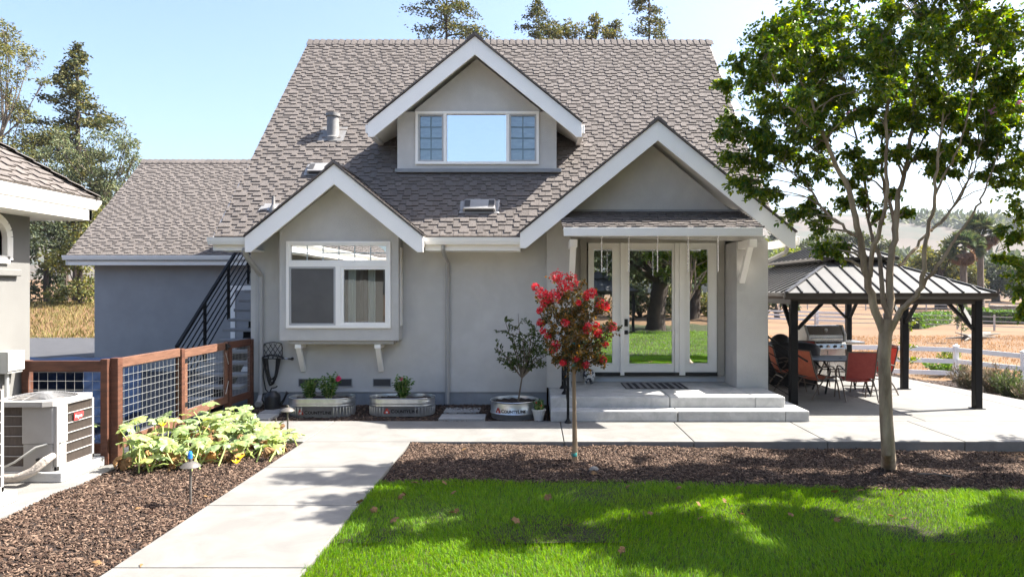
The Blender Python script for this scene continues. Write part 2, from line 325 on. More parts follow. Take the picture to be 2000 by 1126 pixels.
# shingled slope: tabs of uneven width and step, each with its own thickness
def clip(poly, conv):
    out = poly
    for i in range(len(conv)):
        a = conv[i]; b = conv[(i + 1) % len(conv)]; inp = out; out = []
        def side(p): return (b[0] - a[0]) * (p[1] - a[1]) - (b[1] - a[1]) * (p[0] - a[0])
        for j in range(len(inp)):
            p = inp[j]; q = inp[(j + 1) % len(inp)]; sp = side(p); sq = side(q)
            if sp >= 0: out.append(p)
            if (sp > 0 and sq < 0) or (sp < 0 and sq > 0):
                t = sp / (sp - sq); out.append((p[0] + (q[0] - p[0]) * t, p[1] + (q[1] - p[1]) * t))
        if not out: return []
    return out
def shingles(mb, O, U, V, poly, ex=0.146, w0=0.095, w1=0.18, th=0.022, step=0.073, v0=None):
    O = Vector(O); U = Vector(U).normalized(); V = Vector(V).normalized(); N = U.cross(V)
    if N.z < 0: N = -N
    area = sum(poly[i][0] * poly[(i + 1) % len(poly)][1] - poly[(i + 1) % len(poly)][0] * poly[i][1] for i in range(len(poly)))
    if area < 0: poly = poly[::-1]
    us = [p[0] for p in poly]; vs = [p[1] for p in poly]; v = min(vs) if v0 is None else v0; row = 0 if v0 is None or v0 < .05 else 1
    while v < max(vs):
        u = min(us) - rnd.random() * w1; hi = rnd.random() < 0.5
        while u < max(us):
            wd = rnd.uniform(w0, w1); hi = not hi if rnd.random() < 0.9 else hi
            lo = v - (step if hi else 0.0) + rnd.uniform(-.004, .004); top = v + ex + 0.01; t = th * (1.25 if hi else 0.75)
            if row == 0: lo = v - 0.005
            c = clip([(u + .002, lo), (u + wd - .002, lo), (u + wd - .002, top), (u + .002, top)], poly if row else [(p[0], p[1] - .01) for p in poly])
            if len(c) >= 3:
                hgt = lambda q: 0.003 + t * max(0.0, 1 - (q[1] - lo) / (top - lo)) ** 0.9
                n = len(c)
                mb.add([O + U * q[0] + V * q[1] + N * hgt(q) for q in c] + [O + U * q[0] + V * q[1] - N * 0.004 for q in c],
                       [tuple(range(n))] + [(i, n + i, n + (i + 1) % n, (i + 1) % n) for i in range(n)])
            u += wd
        v += ex; row += 1
# ================================================================== ground
def ss(t):
    t = max(0.0, min(1.0, t)); return t * t * (3 - 2 * t)
def hgt(x, y):
    z = -0.14
    s = max(ss((x - 8.3) / 5.0) * ss((y + 2) / 8), ss((y - 18.5) / 6) * ss((x - 2) / 4))
    z -= 0.85 * s
    z += 1.35 * ss((y - 30.5) / 11) * ss((-x - 3) / 6)
    if y > 55: z += 4.2 * ss((y - 60) / 190)
    if y > 260:
        e = 0.86 + 0.08 * math.sin(x / 210 + 1.0) + 0.05 * math.sin(x / 83 + 2.0) + 0.03 * math.sin(x / 37 + y / 60)
        z += 104 * ss((y - 270) / 640) ** 0.9 * e + 7 * ss((y - 300) / 200) * math.sin(x / 61 + y / 90) * math.sin(y / 75 + x / 160)
    return z
def axis(lo, hi, fine_lo, fine_hi, n_f, n_o):
    a = list(np.linspace(fine_lo, fine_hi, n_f))
    b = [fine_hi + (hi - fine_hi) * (i / n_o) ** 2.2 for i in range(1, n_o + 1)]
    c = [fine_lo - (fine_lo - lo) * (i / n_o) ** 2.2 for i in range(n_o, 0, -1)]
    return c + a + b
xs = axis(-1300, 1500, -30, 50, 81, 45); ys = axis(-250, 1500, -20, 90, 111, 60)
V = [(x, y, hgt(x, y)) for y in ys for x in xs]; nx = len(xs)
quads = np.array([[j * nx + i, j * nx + i + 1, (j + 1) * nx + i + 1, (j + 1) * nx + i] for j in range(len(ys) - 1) for i in range(nx - 1)])
def ground_mat():
    m = dry_ground.copy(); m.name = 'dry_field_and_hills'; t = m.node_tree; N = t.nodes; L = t.links
    b = [n for n in N if n.type == 'BSDF_PRINCIPLED'][0]; old = b.inputs['Base Color'].links[0].from_socket
    tc = N.new('ShaderNodeTexCoord'); sp = N.new('ShaderNodeSeparateXYZ'); L.new(tc.outputs['Object'], sp.inputs[0])
    r = N.new('ShaderNodeMapRange'); r.inputs[1].default_value = 200; r.inputs[2].default_value = 330; L.new(sp.outputs[1], r.inputs[0])
    n = N.new('ShaderNodeTexNoise'); n.inputs['Scale'].default_value = 0.012; n.inputs['Detail'].default_value = 10; n.inputs['Roughness'].default_value = 0.62; L.new(tc.outputs['Object'], n.inputs[0])
    q = N.new('ShaderNodeMapRange'); q.inputs[1].default_value = 0.50; q.inputs[2].default_value = 0.58; L.new(n.outputs[0], q.inputs[0])
    mx = N.new('ShaderNodeMix'); mx.data_type = 'RGBA'; L.new(q.outputs[0], mx.inputs[0]); mx.inputs[6].default_value = (0.078, 0.062, 0.047, 1); mx.inputs[7].default_value = (0.045, 0.05, 0.035, 1)
    m2 = N.new('ShaderNodeMix'); m2.data_type = 'RGBA'; L.new(r.outputs[0], m2.inputs[0]); L.new(old, m2.inputs[6]); L.new(mx.outputs[2], m2.inputs[7]); L.new(m2.outputs[2], b.inputs['Base Color'])
    return m
g = np_mesh('ground', V, quads, np.full(len(quads), 4), ground_mat(), None, True); tag(g, None, None, kind='structure')

def struct(name, mb, mat, bevel=0.0, smooth=False):
    o = mb.build(name, mat, None, smooth, bevel); o['kind'] = 'structure'; return o
# concrete walkway in poured bays with open joints
W = MB(); gp = 0.006
for a, b_ in ((-5.06, -3.2), (-3.2, 0.40), (0.40, 2.2), (2.2, 4.05), (4.05, 5.95), (5.95, 8.6)):
    W.box(a + gp, b_ - gp, 9.56 + gp, 11.06 - gp, -0.16, 0.0)
struct('walkway', W, concrete, 0.008)
W = MB()
for a, b_ in ((-1.0, 0.9), (0.9, 2.85), (2.85, 5.23), (5.23, 6.74), (6.74, 8.2), (8.2, 9.56)):
    W.box(-3.2 + gp, -1.72 - gp, a + gp, b_ - gp, -0.16, 0.0)
struct('path', W, concrete, 0.008)
W = MB()   # patio beyond the house, under the gazebo; its right edge bends
px_edge = lambda y: 8.6 + (y - 11) * 0.02
for a, b_ in ((4.40, 6.25), (6.25, 8.6)):
    for c, d_ in ((11.06, 13.3), (13.3, 15.6), (15.6, 17.6)):
        W.box(a + gp, b_ - gp, c + gp, d_ - gp, -0.16, 0.0)
for c, d_ in ((9.56, 11.06), (11.06, 13.3), (13.3, 15.6), (15.6, 17.6)):
    W.prism([(8.6 + gp, c + gp), (9.9 - (c - 9.56) * .17, c + gp), (9.9 - (d_ - 9.56) * .17, d_ - gp), (8.6 + gp, d_ - gp)], 'z', -0.16, 0.0)
struct('patio', W, concrete, 0.008)
W = MB().box(-6.25, -4.98, -1.0, 8.42, -0.16, -0.012); struct('side_slab', W, concrete, 0.01)
# driveway
W = MB().box(-60, -5.35, 8.9, 31, -0.15, -0.05); struct('driveway', W, asphalt)

def sheet(name, fn, x0, x1, y0, y1, n, m, mat, inside=None):
    vs = []; fs = []
    for j in range(m + 1):
        for i in range(n + 1):
            x = x0 + (x1 - x0) * i / n; y = y0 + (y1 - y0) * j / m; vs.append((x, y, fn(x, y)))
    for j in range(m):
        for i in range(n):
            xc = x0 + (x1 - x0) * (i + .5) / n; yc = y0 + (y1 - y0) * (j + .5) / m
            if inside is None or inside(xc, yc): a = j * (n + 1) + i; fs.append((a, a + 1, a + n + 2, a + n + 1))
    W = MB(); W.v = vs; W.f = fs; o = W.build(name, mat, None, True, 0, fix=False); o['kind'] = 'structure'; return o
def bump2(x, y): return 0.012 * math.sin(x * 3.1 + y * 1.7) * math.sin(y * 2.9 - x) + 0.008 * math.sin(x * 7 + 1) * math.sin(y * 6)
def lawn_edge(x):   # far edge of the grass
    return 7.62 if x < 0.5 else 7.62 - 0.10 * ss((x - .5) / 4) * 3 - 0.05 * max(0, x - 3.5)
mz = lambda x, y: -0.028 - 0.014 * max(0, x + 1.7) * ss((y - 7.6) / 1.6) + bump2(x, y)
sheet('front_mulch_bed', mz, -1.72, 12, 5.8, 9.56, 140, 40, bark_mulch)
mzl = lambda x, y: -0.03 + bump2(x, y)
sheet('left_mulch_bed', mzl, -4.99, -3.2, -1.0, 9.56, 20, 100, bark_mulch)
mzw = lambda x, y: -0.035 + 0.04 * ss((y - 11.3) / 1.0) + bump2(x, y) * .8
sheet('wall_mulch_bed', mzw, -5.1, 0.22, 11.06, 12.6, 60, 20, bark_mulch)
mzr = lambda x, y: hgt(x, y) + 0.10 + bump2(x, y)
sheet('fence_mulch_bed', mzr, 8.0, 18, 8, 24.5, 70, 100, bark_mulch, lambda x, y: x > 9.9 - (y - 9.56) * .17 - .3 and (y < 22.8 if x > 13.6 else y < 21.5 + (x - 8) * .23) and x < 14.2 + max(0, (22.5 - y)) * .30)
lz = lambda x, y: -0.035 + bump2(x * .5, y * .5) * .8
LAWN_X1 = 12.0
sheet('lawn', lz, -1.72, LAWN_X1, -16, 7.63, 90, 150, lawn_soil, lambda x, y: y < lawn_edge(x) + .08)

# ---- bark chips
def chips(name, n, region, zf, smin=.016, smax=.052):
    x0, x1, y0, y1, ok = region; pts = []
    while len(pts) < n:
        x = rnd.uniform(x0, x1); y = rnd.uniform(y0, y1)
        if ok(x, y): pts.append((x, y, zf(x, y) + rnd.uniform(.002, .016)))
    pos = np.array(pts); D = rand_dirs(n); D[:, 2] *= 0.45; D = norm(D); U = rand_dirs(n) * .7 + np.array([0, 0, 1.0]); U = norm(U); S = norm(np.cross(U, D)); U = np.cross(D, S)
    l = rng.uniform(smin, smax, (n, 1)); w_ = l * rng.uniform(.16, .38, (n, 1)); t = rng.uniform(.003, .008, (n, 1))
    q = lambda a, b, c: pos + D * l * a + S * w_ * b + U * t * c
    Vv = np.stack([q(-.5, -.4, 0), q(.5, -.5, 0), q(.45, .5, 0), q(-.5, .35, 0), q(-.45, -.35, 1), q(.48, -.4, 1), q(.4, .4, 1), q(-.48, .3, 1)], 1).reshape(-1, 3)
    b = (np.arange(n) * 8).reshape(-1, 1)
    F_ = np.array([4, 5, 6, 7, 0, 1, 5, 4, 1, 2, 6, 5, 2, 3, 7, 6, 3, 0, 4, 7])
    o = np_mesh(name, Vv, b + F_[None, :], np.full(5 * n, 4), chip_m); o['kind'] = 'stuff'; return o
chips('bark_mulch', 42000, (-1.70, 7.5, 6.6, 9.53, lambda x, y: y > lawn_edge(x) - .05), mz)
chips('bark_mulch', 20000, (-4.97, -3.22, 3.6, 9.5, lambda x, y: True), mzl)
chips('bark_mulch', 6500, (-5.05, 0.2, 11.1, 12.55, lambda x, y: True), mzw)
chips('bark_mulch', 9000, (8.6, 16, 9.5, 23, lambda x, y: x > 9.9 - (y - 9.56) * .17 and y < 21.3 + (x - 8) * .23 and x < 14.4 + (22.5 - y) * .28), mzr, .04, .09)

# ---- grass blades
def blades(name, n, region, zf, lmin, lmax, width, mat, lean=0.5):
    x0, x1, y0, y1, ok = region
    pos = np.stack([rng.uniform(x0, x1, n * 2), rng.uniform(y0, y1, n * 2)], 1)
    pos = np.array([(x, y, zf(x, y)) for x, y in pos if ok(x, y)][:n]); n = len(pos)
    a = rng.uniform(0, 2 * math.pi, n); S = np.stack([np.cos(a), np.sin(a), np.zeros(n)], 1)
    ln = rand_dirs(n) * lean; ln[:, 2] = 0
    # patches lean together
    ln[:, 0] += .25 * np.sin(pos[:, 0] * 2.3 + pos[:, 1]) ; ln[:, 1] += .25 * np.cos(pos[:, 1] * 2.7 - pos[:, 0] * 1.3)
    L_ = rng.uniform(lmin, lmax, (n, 1)); w_ = width * rng.uniform(.7, 1.3, (n, 1)); Z = np.array([[0, 0, 1.0]])
    v0 = pos - S * w_ / 2; v1 = pos + S * w_ / 2; mid = pos + L_ * (Z * .55 + ln * .25); tip = pos + L_ * (Z * .88 + ln * .95)
    Vv = np.stack([v0, v1, mid + S * w_ * .42, mid - S * w_ * .42, tip], 1).reshape(-1, 3)
    b = (np.arange(n) * 5).reshape(-1, 1)
    loops = (b + np.array([[0, 1, 2, 3, 3, 2, 4]]))
    o = np_mesh(name, Vv, loops, np.tile([4, 3], n), mat); o['kind'] = 'stuff'; return o
blades('lawn_grass', 190000, (-1.76, 7.3, 4.3, 7.66, lambda x, y: y < lawn_edge(x) + .05 * math.sin(x * 9) * math.sin(x * 23) + .02 and x > -1.735 + .02 * math.sin(y * 19)), lz, .034, .066, .0046, blade_m)
blades('lawn_grass', 30000, (-1.72, 11.5, -9, 4.3, lambda x, y: True), lz, .05, .09, .012, blade_m)
in_view = lambda x, y: .30 * y < x < .78 * y
tuft = lambda x, y: (math.sin(x * .9 + y * .35) * math.sin(y * .55 - x * .2) > -.35)
blades('dry_grass', 15000, (8, 40, 23.6, 46, lambda x, y: in_view(x, y) and rnd.random() < .35 + .65 * tuft(x, y)), hgt, .06, .17, .02, dry_blade, 1.6)
blades('bank_grass', 9000, (-40, -16, 30.5, 44, lambda x, y: -.85 * y < x < -.55 * y), hgt, .12, .30, .035, bank_blade, .7)

# ================================================================== main house
YE, ZE, YR, ZR, XL, XR = 11.95, 3.02, 17.0, 8.2, -5.55, 4.25
m_ = (ZR - ZE) / (YR - YE); LV = math.hypot(1, m_)
yroof = lambda z: YE + (z - ZE) / m_
house = thing('house', 'large grey stucco house with steep shingle roof, dormer and two white trimmed gables', 'house', (-0.65, 12.55, 0))
W = MB(); yw0, yw1 = 12.55, 12.70
W.box(-5.16, -4.45, yw0, yw1, .24, 3.38); W.box(-2.47, .21, yw0, yw1, .24, 3.38); W.box(-4.45, -2.47, yw0, yw1, .24, 1.20)
W.prism([(12.70, .0), (21.5, .0), (21.5, 3.3), (17, 7.9), (12.70, 3.5)], 'x', -5.16, -5.02)
W.prism([(13.4, .0), (21.5, .0), (21.5, 3.3), (17, 7.9), (13.4, 4.2)], 'x', 4.04, 4.18)
W.box(-5.02, 4.04, 21.35, 21.5, 0, 3.3)
# porch columns, door wall
W.box(.21, .64, 12.40, 13.36, .345, 3.06); W.box(3.62, 4.18, 12.40, 13.40, 0.0, 2.96)
W.box(.64, .985, 13.20, 13.36, .345, 3.06); W.box(3.465, 3.62, 13.20, 13.36, .345, 3.06)
W.prism([(.21, 3.06), (4.18, 2.96), (2.09, 4.70), (.21, 3.17)], 'y', 12.40, 12.52)
W.build('wall', stucco, house)
MB().box(-5.15, .21, 12.57, 12.72, -.05, .24).build('foundation', foundation, house)
MB().box(.985, 3.465, 13.17, 13.36, .345, .46).build('door_curb', curb_paint, house, bevel=.006)
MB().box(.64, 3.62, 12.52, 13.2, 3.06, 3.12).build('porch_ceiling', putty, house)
# room inside
W = MB(); W.box(-5.0, 4.03, 17.6, 17.7, .3, 3.1); W.box(-5.0, 4.03, 12.75, 17.6, 3.12, 3.2); W.box(.5, .6, 13.4, 17.6, .3, 3.1)
W.build('room', room_m, house)
MB().box(-5.0, .2, 12.72, 17.6, .32, .36).box(.2, 4.03, 13.37, 17.6, .32, .36).build('room_floor', room_floor, house)

# main roof in pieces that leave the gables open
Uv = (1, 0, 0); Vv_ = (0, 1, m_); O_ = (0, YE, ZE)
pieces = [([(XL, 0), (-4.94, 0), (-3.405, 1.72), (XL, 1.72)]), ([(-1.87, 0), (-.25, 0), (1.24, 1.72), (-3.405, 1.72)]),
          ([(XL, 1.72), (1.24, 1.72), (2.13, 2.752), (XL, 2.752)]), ([(XR, .30), (XR, 2.752), (2.05, 2.752)]), ([(XL, 2.752), (XR, 2.752), (XR, 7.235), (XL, 7.235)])]
S_ = MB(); D_ = MB(); O3 = Vector(O_); U3 = Vector(Uv); V3 = Vector(Vv_).normalized(); N3 = U3.cross(V3)
for p in pieces:
    shingles(S_, O_, Uv, Vv_, [(a, b - .09 if 1.7 < b < 2.8 and b == min(q[1] for q in p) else b) for a, b in p], v0=min(q[1] for q in p))
    n = len(p); top = [O3 + U3 * a + V3 * b for a, b in p]; bot = [q - N3 * .16 for q in top]
    D_.add(top + bot, [tuple(range(n)), tuple(reversed(range(n, 2 * n)))] + [(i, n + i, n + (i + 1) % n, (i + 1) % n) for i in range(n)])
D_.prism([(YR, ZR), (2 * YR - YE, ZE), (2 * YR - YE, ZE - .2), (YR, ZR - .2)], 'x', XL, XR)
roof = S_.build('roof', shingle, house, fix=False)
D_.build('roof_deck', shingle_dark, roof)
W = MB(); x = XL - .02; i = 0
while x < XR:
    x2 = min(x + .155, XR + .02); h0, h1 = .05, .025
    for sgn in (-1, 1):
        a = (x, YR, ZR + h0 + .01); b = (x + .17, YR, ZR + h1); c = (x + .17, YR + sgn * .17, ZR + h1 - .17 * m_); d = (x, YR + sgn * .17, ZR + h0 - .17 * m_)
        W.add([a, b, c, d, (a[0], a[1], a[2] - .04), (d[0], d[1], d[2] - .04)], [(0, 1, 2, 3), (0, 3, 5, 4)])
    x = x2
W.build('ridge_cap', shingle, roof, fix=False)
MB().prism([(YE, ZE - .01), (YR, ZR - .01), (YR, ZR - .24), (YE, ZE - .24)], 'x', XL - .02, XL).build('rake_board', white, roof)
MB().prism([(YE + .3, ZE + .3), (YR, ZR - .01), (YR, ZR - .24), (YE + .3, ZE + .06)], 'x', XR, XR + .02).build('rake_board', white, roof)

def gable(name, xc, za, hw, zf, yf, board=.34, foot=.26, deck_mat=white, yend=yroof, cap=True):
    """small gable roof: two shingled slopes, soffit deck and white rake boards"""
    s = (za - zf) / hw; vm = math.hypot(hw, za - zf); S2 = MB(); D2 = MB(); yr, ye = yend(za), yend(zf)
    for sg in (-1, 1):
        O = Vector((xc + sg * hw, yf, zf + .015)); Vd = Vector((-sg * hw, 0, za - zf))
        poly = [(-.02, 0), (ye - yf, 0), (yr - yf, vm), (-.02, vm)]
        shingles(S2, O, (0, 1, 0), Vd, poly)
        A = Vector((xc, 0, za)); B = Vector((xc + sg * hw, 0, zf))
        top = [Vector((xc + sg * hw, yf + .05, zf)), Vector((xc + sg * hw, ye, zf)), Vector((xc, yr, za)), Vector((xc, yf + .05, za))]
        bot = [q - Vector((0, 0, .17)) for q in top]
        D2.add(top + bot, [(0, 1, 2, 3), (7, 6, 5, 4)] + [(i, (i + 1) % 4, 4 + (i + 1) % 4, 4 + i) for i in range(4)])
        # dark shingle edge along the rake
        S2.prism([(xc, za + .045), (xc + sg * hw, zf + .045), (xc + sg * (hw + .02), zf + .005), (xc, za + .005)], 'y', yf - .035, yf + .02)
    if cap:
        y = yf - .04
        while y < yr - .1:
            for sg in (-1, 1):
                a = (xc, y, za + .075); b = (xc, y + .19, za + .05); c = (xc + sg * .15, y + .19, za + .05 - .15 * s); d = (xc + sg * .15, y, za + .075 - .15 * s)
                S2.add([a, b, c, d, (xc, y, za + .02), (xc + sg * .15, y, za + .02 - .15 * s)], [(0, 1, 2, 3), (0, 3, 5, 4)])
            y += .17
    r = S2.build(name, shingle, house, fix=False)
    D2.build('soffit', deck_mat, r)
    for sg in (-1, 1):
        k = (za - board - zf + foot) / s
        MB().prism([(xc, za), (xc + sg * hw, zf), (xc + sg * hw, zf - foot), (xc + sg * k, zf - foot), (xc, za - board)], 'y', yf, yf + .045).build('rake_board', white, r, bevel=.004)
    return r
gable('gable_roof', -3.405, 4.22, 1.51, 2.99, 11.70)
gable('gable_roof', 2.09, 4.97, 2.345, 3.06, 11.75)
gable('dormer_roof', -1.11, 6.77, 1.975, 5.17, 12.75)
# gutter returns at the dormer feet
for sx in (-1, 1):
    MB().box(-1.11 + sx * 1.975 - .05, -1.11 + sx * 1.975 + .05, 12.77, 14.0, 4.98, 5.14).build('gutter', white, house, bevel=.008)
# eaves: gutter over fascia
for a, b_ in ((XL, -4.915), (-1.895, -.255)):
    W = MB(); W.prism([(11.80, 2.99), (11.93, 2.99), (11.93, 2.88), (11.84, 2.87), (11.815, 2.93)], 'x', a - (.06 if a == XL else 0), b_); W.build('gutter', white, house)
    MB().box(a, b_, 11.93, 11.97, 2.77, 2.985).build('fascia', white, house, bevel=.003)
    MB().box(a, b_, 11.97, 12.55, 2.775, 2.80).build('soffit', white, house)
MB().box(4.43, 4.52, 11.8, 13.2, 2.86, 3.0).build('gutter', white, house, bevel=.01)

# bay box
W = MB(); W.box(-4.51, -2.41, 12.2, 12.31, 1.20, 1.42); W.box(-4.51, -4.385, 12.2, 12.31, 1.42, 2.95); W.box(-2.545, -2.41, 12.2, 12.31, 1.42, 2.95)
W.prism([(-4.51, 2.95), (-2.41, 2.95), (-2.41, 3.22), (-3.405, 4.02), (-4.51, 3.13)], 'y', 12.2, 12.31)
W.box(-4.51, -4.40, 12.31, 12.55, 1.20, 3.1); W.box(-2.52, -2.41, 12.31, 12.55, 1.20, 3.1); W.box(-4.40, -2.52, 12.31, 12.75, 1.20, 1.30)
bay = W.build('bay', stucco, house)
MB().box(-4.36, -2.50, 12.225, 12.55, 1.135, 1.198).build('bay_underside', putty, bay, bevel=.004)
MB().box(-2.408, -2.395, 12.33, 12.50, 1.45, 2.85).build('side_window_frame', white, bay, bevel=.003)
def frame(W, x0, x1, z0, z1, y0, y1, t):
    W.box(x0, x1, y0, y1, z1 - t, z1); W.box(x0, x1, y0, y1, z0, z0 + t); W.box(x0, x0 + t, y0, y1, z0 + t, z1 - t); W.box(x1 - t, x1, y0, y1, z0 + t, z1 - t)
X0, X1, Z0, Z1 = -4.385, -2.545, 1.42, 2.95
W = MB(); frame(W, X0, X1, Z0, Z1, 12.165, 12.27, .05); W.box(X0 + .05, X1 - .05, 12.172, 12.26, 2.50, 2.585); W.box(-3.515, -3.42, 12.172, 12.26, Z0 + .05, 2.50)
frame(W, -3.42, X1 - .05, Z0 + .05, 2.50, 12.18, 12.25, .05); frame(W, X0 + .05, X1 - .05, 2.585, Z1 - .05, 12.18, 12.25, .03)
bw = W.build('bay_window', white, house, bevel=.004)
W = MB(); frame(W, X0 + .05, -3.515, Z0 + .05, 2.50, 12.176, 12.25, .035); W.build('sash', sash_grey, bw, bevel=.003)
MB().quad((X0 + .085, 12.20, Z0 + .085), (-3.55, 12.20, Z0 + .085), (-3.55, 12.20, 2.465), (X0 + .085, 12.20, 2.465)).build('insect_screen', screen_m, bw, fix=False)
MB().quad((-3.37, 12.215, Z0 + .10), (X1 - .10, 12.215, Z0 + .10), (X1 - .10, 12.215, 2.45), (-3.37, 12.215, 2.45)).build('pane', glass_bay, bw, fix=False)
MB().quad((X0 + .08, 12.215, 2.615), (X1 - .08, 12.215, 2.615), (X1 - .08, 12.215, Z1 - .08), (X0 + .08, 12.215, Z1 - .08)).build('transom_pane', glass_door, bw, fix=False)
W = MB()
for i in range(1, 6): xx = X0 + .08 + (X1 - X0 - .16) * i / 6; W.box(xx - .008, xx + .008, 12.206, 12.213, 2.615, Z1 - .08)
W.box(X0 + .08, X1 - .08, 12.2065, 12.2125, 2.735, 2.75); W.build('muntin', muntin_m, bw)
for xx in (-4.20, -2.79):   # bay brackets
    W = MB(); W.bar((xx, 12.545, .63), (xx, 12.26, 1.10), .085, .075); W.box(xx - .055, xx + .055, 12.235, 12.545, 1.055, 1.133); W.build('bracket', white, house, bevel=.004)

# dormer
W = MB(); zb = 4.40
W.box(-2.63, -2.28, 13.2, 13.32, zb, 5.49); W.box(.075, .41, 13.2, 13.32, zb, 5.49); W.box(-2.28, .075, 13.2, 13.32, zb, 4.485)
W.prism([(-2.63, 5.49), (.41, 5.49), (.41, 5.28 + .1), (-1.11, 6.52), (-2.63, 5.38)], 'y', 13.2, 13.32) if False else W.prism([(-2.28, 5.49), (.075, 5.49), (.10, 5.52), (-1.11, 6.50), (-2.30, 5.52)], 'y', 13.2, 13.32)
for sx, a, b_ in ((-1, -2.63, -2.53), (1, .31, .41)): W.prism([(13.32, zb), (15.0, 6.0), (15.0, 5.45), (13.32, 5.45)] if False else [(13.32, zb - .1), (14.7, 5.75), (14.2, 5.45), (13.32, 5.42)], 'x', a, b_)
dm = W.build('dormer', stucco, house)
MB().box(-2.66, .50, 13.12, 13.22, zb - .075, zb - .004).build('sill_flashing', foundation, dm, bevel=.006)
A0, A1, B0, B1 = -2.28, .075, 4.485, 5.49
W = MB(); frame(W, A0, A1, B0, B1, 13.16, 13.27, .05); W.box(-1.745, -1.685, 13.166, 13.26, B0 + .05, B1 - .05); W.box(-.55, -.49, 13.166, 13.26, B0 + .05, B1 - .05)
dw = W.build('dormer_window', white, house, bevel=.004)
for a, b_ in ((A0 + .05, -1.745), (-.49, A1 - .05)):
    W = MB(); frame(W, a, b_, B0 + .05, B1 - .05, 13.175, 13.26, .032); W.build('sash', sash_grey, dw, bevel=.003)
    MB().quad((a + .03, 13.215, B0 + .08), (b_ - .03, 13.215, B0 + .08), (b_ - .03, 13.215, B1 - .08), (a + .03, 13.215, B1 - .08)).build('pane', glass_side, dw, fix=False)
    W = MB(); xm = (a + b_) / 2; W.box(xm - .012, xm + .012, 13.203, 13.212, B0 + .08, B1 - .08)
    for k in range(1, 4): zz = B0 + .08 + (B1 - B0 - .16) * k / 4; W.box(a + .03, b_ - .03, 13.2035, 13.2115, zz - .012, zz + .012)
    W.build('muntin', M('muntin_blue', (.16, .24, .29), .5) if 'muntin_blue' not in bpy.data.materials else bpy.data.materials['muntin_blue'], dw)
    MB().quad((a, 13.34, B0), (b_, 13.34, B0), (b_, 13.34, B1), (a, 13.34, B1)).build('blind', sheer, dw, fix=False)
MB().quad((-1.685, 13.215, B0 + .05), (-.55, 13.215, B0 + .05), (-.55, 13.215, B1 - .05), (-1.685, 13.215, B1 - .05)).build('picture_pane', glass_sky, dw, fix=False)
MB().box(A0, A1, 13.42, 13.45, B0 - .1, B1).build('blind_backing', sheer, dw)

# porch roof over the door
pz = lambda y: 3.095 + (y - 11.1) * .30
S2 = MB(); shingles(S2, (.44, 11.08, pz(11.08)), (1, 0, 0), (0, 1, .30), [(0, 0), (3.24, 0), (3.24, 1.38), (0, 1.38)])
pr = S2.build('porch_roof', shingle, house, fix=False)
MB().prism([(11.1, pz(11.1) - .005), (12.4, pz(12.4) - .005), (12.4, pz(12.4) - .12), (11.1, pz(11.1) - .12)], 'x', .47, 3.64).build('soffit', white, pr)
MB().box(.46, 3.65, 11.06, 11.10, 2.955, 3.092).build('fascia', white, pr, bevel=.004)
MB().box(.21, 4.1, 12.37, 12.40, 3.47, 3.53).build('flashing', stucco_blue, pr)
for xx in (.655, 3.70):
    W = MB(); W.bar((xx, 12.39, 2.24), (xx, 11.86, 2.90), .10, .10); W.box(xx - .065, xx + .065, 11.72, 12.395, 2.82, 2.952); W.build('bracket', white, house, bevel=.005)

# entrance: door between two sidelights
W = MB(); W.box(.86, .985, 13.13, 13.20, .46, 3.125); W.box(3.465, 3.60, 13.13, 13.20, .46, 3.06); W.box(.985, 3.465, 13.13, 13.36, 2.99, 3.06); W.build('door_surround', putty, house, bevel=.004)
q = lambda px: (px - CX) * 13.15 / F
def leafdoor(name, x0, x1, g0, g1, z0=.475, z1=2.985, gz0=.69, gz1=2.86, y=13.15):
    W = MB(); W.box(x0, x1, y, y + .05, gz1, z1); W.box(x0, x1, y, y + .05, z0, gz0); W.box(x0, g0, y, y + .05, gz0, gz1); W.box(g1, x1, y, y + .05, gz0, gz1)
    frame(W, g0 - .018, g1 + .018, gz0 - .018, gz1 + .018, y - .012, y + .001, .018)
    o = W.build(name, white, house, bevel=.003)
    MB().quad((g0, y + .025, gz0), (g1, y + .025, gz0), (g1, y + .025, gz1), (g0, y + .025, gz1)).build('pane', glass_door, o, fix=False)
    return o
leafdoor('sidelight', q(1149), q(1211), q(1160), q(1196), gz0=.70)
ed = leafdoor('entrance_door', q(1219), q(1317), q(1229), q(1313))
leafdoor('sidelight', q(1338), q(1400), q(1347), q(1383), gz0=.70)
W = MB(); W.box(q(1211) + .002, q(1219) - .002, 13.10, 13.2, .47, 2.985)
W.box(q(1317.5), q(1325.5), 13.115, 13.2, .47, 2.985); W.box(q(1326), q(1337.5), 13.10, 13.2, .47, 2.985)
W.build('door_frame', white, house, bevel=.003)
MB().box(.99, 3.46, 13.09, 13.2, .462, .476).build('threshold', blackplastic, house)
MB().box(.99, 3.46, 13.112, 13.14, .477, .53).build('door_sweep', blackplastic, house)
MB().box(q(1218), q(1226), 13.115, 13.149, 1.40, 1.54).build('lock', blackplastic, ed, bevel=.008)
W = MB(); W.box(q(1218), q(1226), 13.12, 13.149, 1.25, 1.325); W.bar((q(1222), 13.09, 1.285), (q(1235), 13.09, 1.285), .018, .018); W.tube([(q(1222), 13.12, 1.285), (q(1222), 13.085, 1.285)], .012, 8); W.build('handle', blackplastic, ed, bevel=.003)
W = MB(); W.tube([(q(1323.5), 13.075, z) for z in (1.28, 1.42)], .012, 6); W.build('pull', white, house)

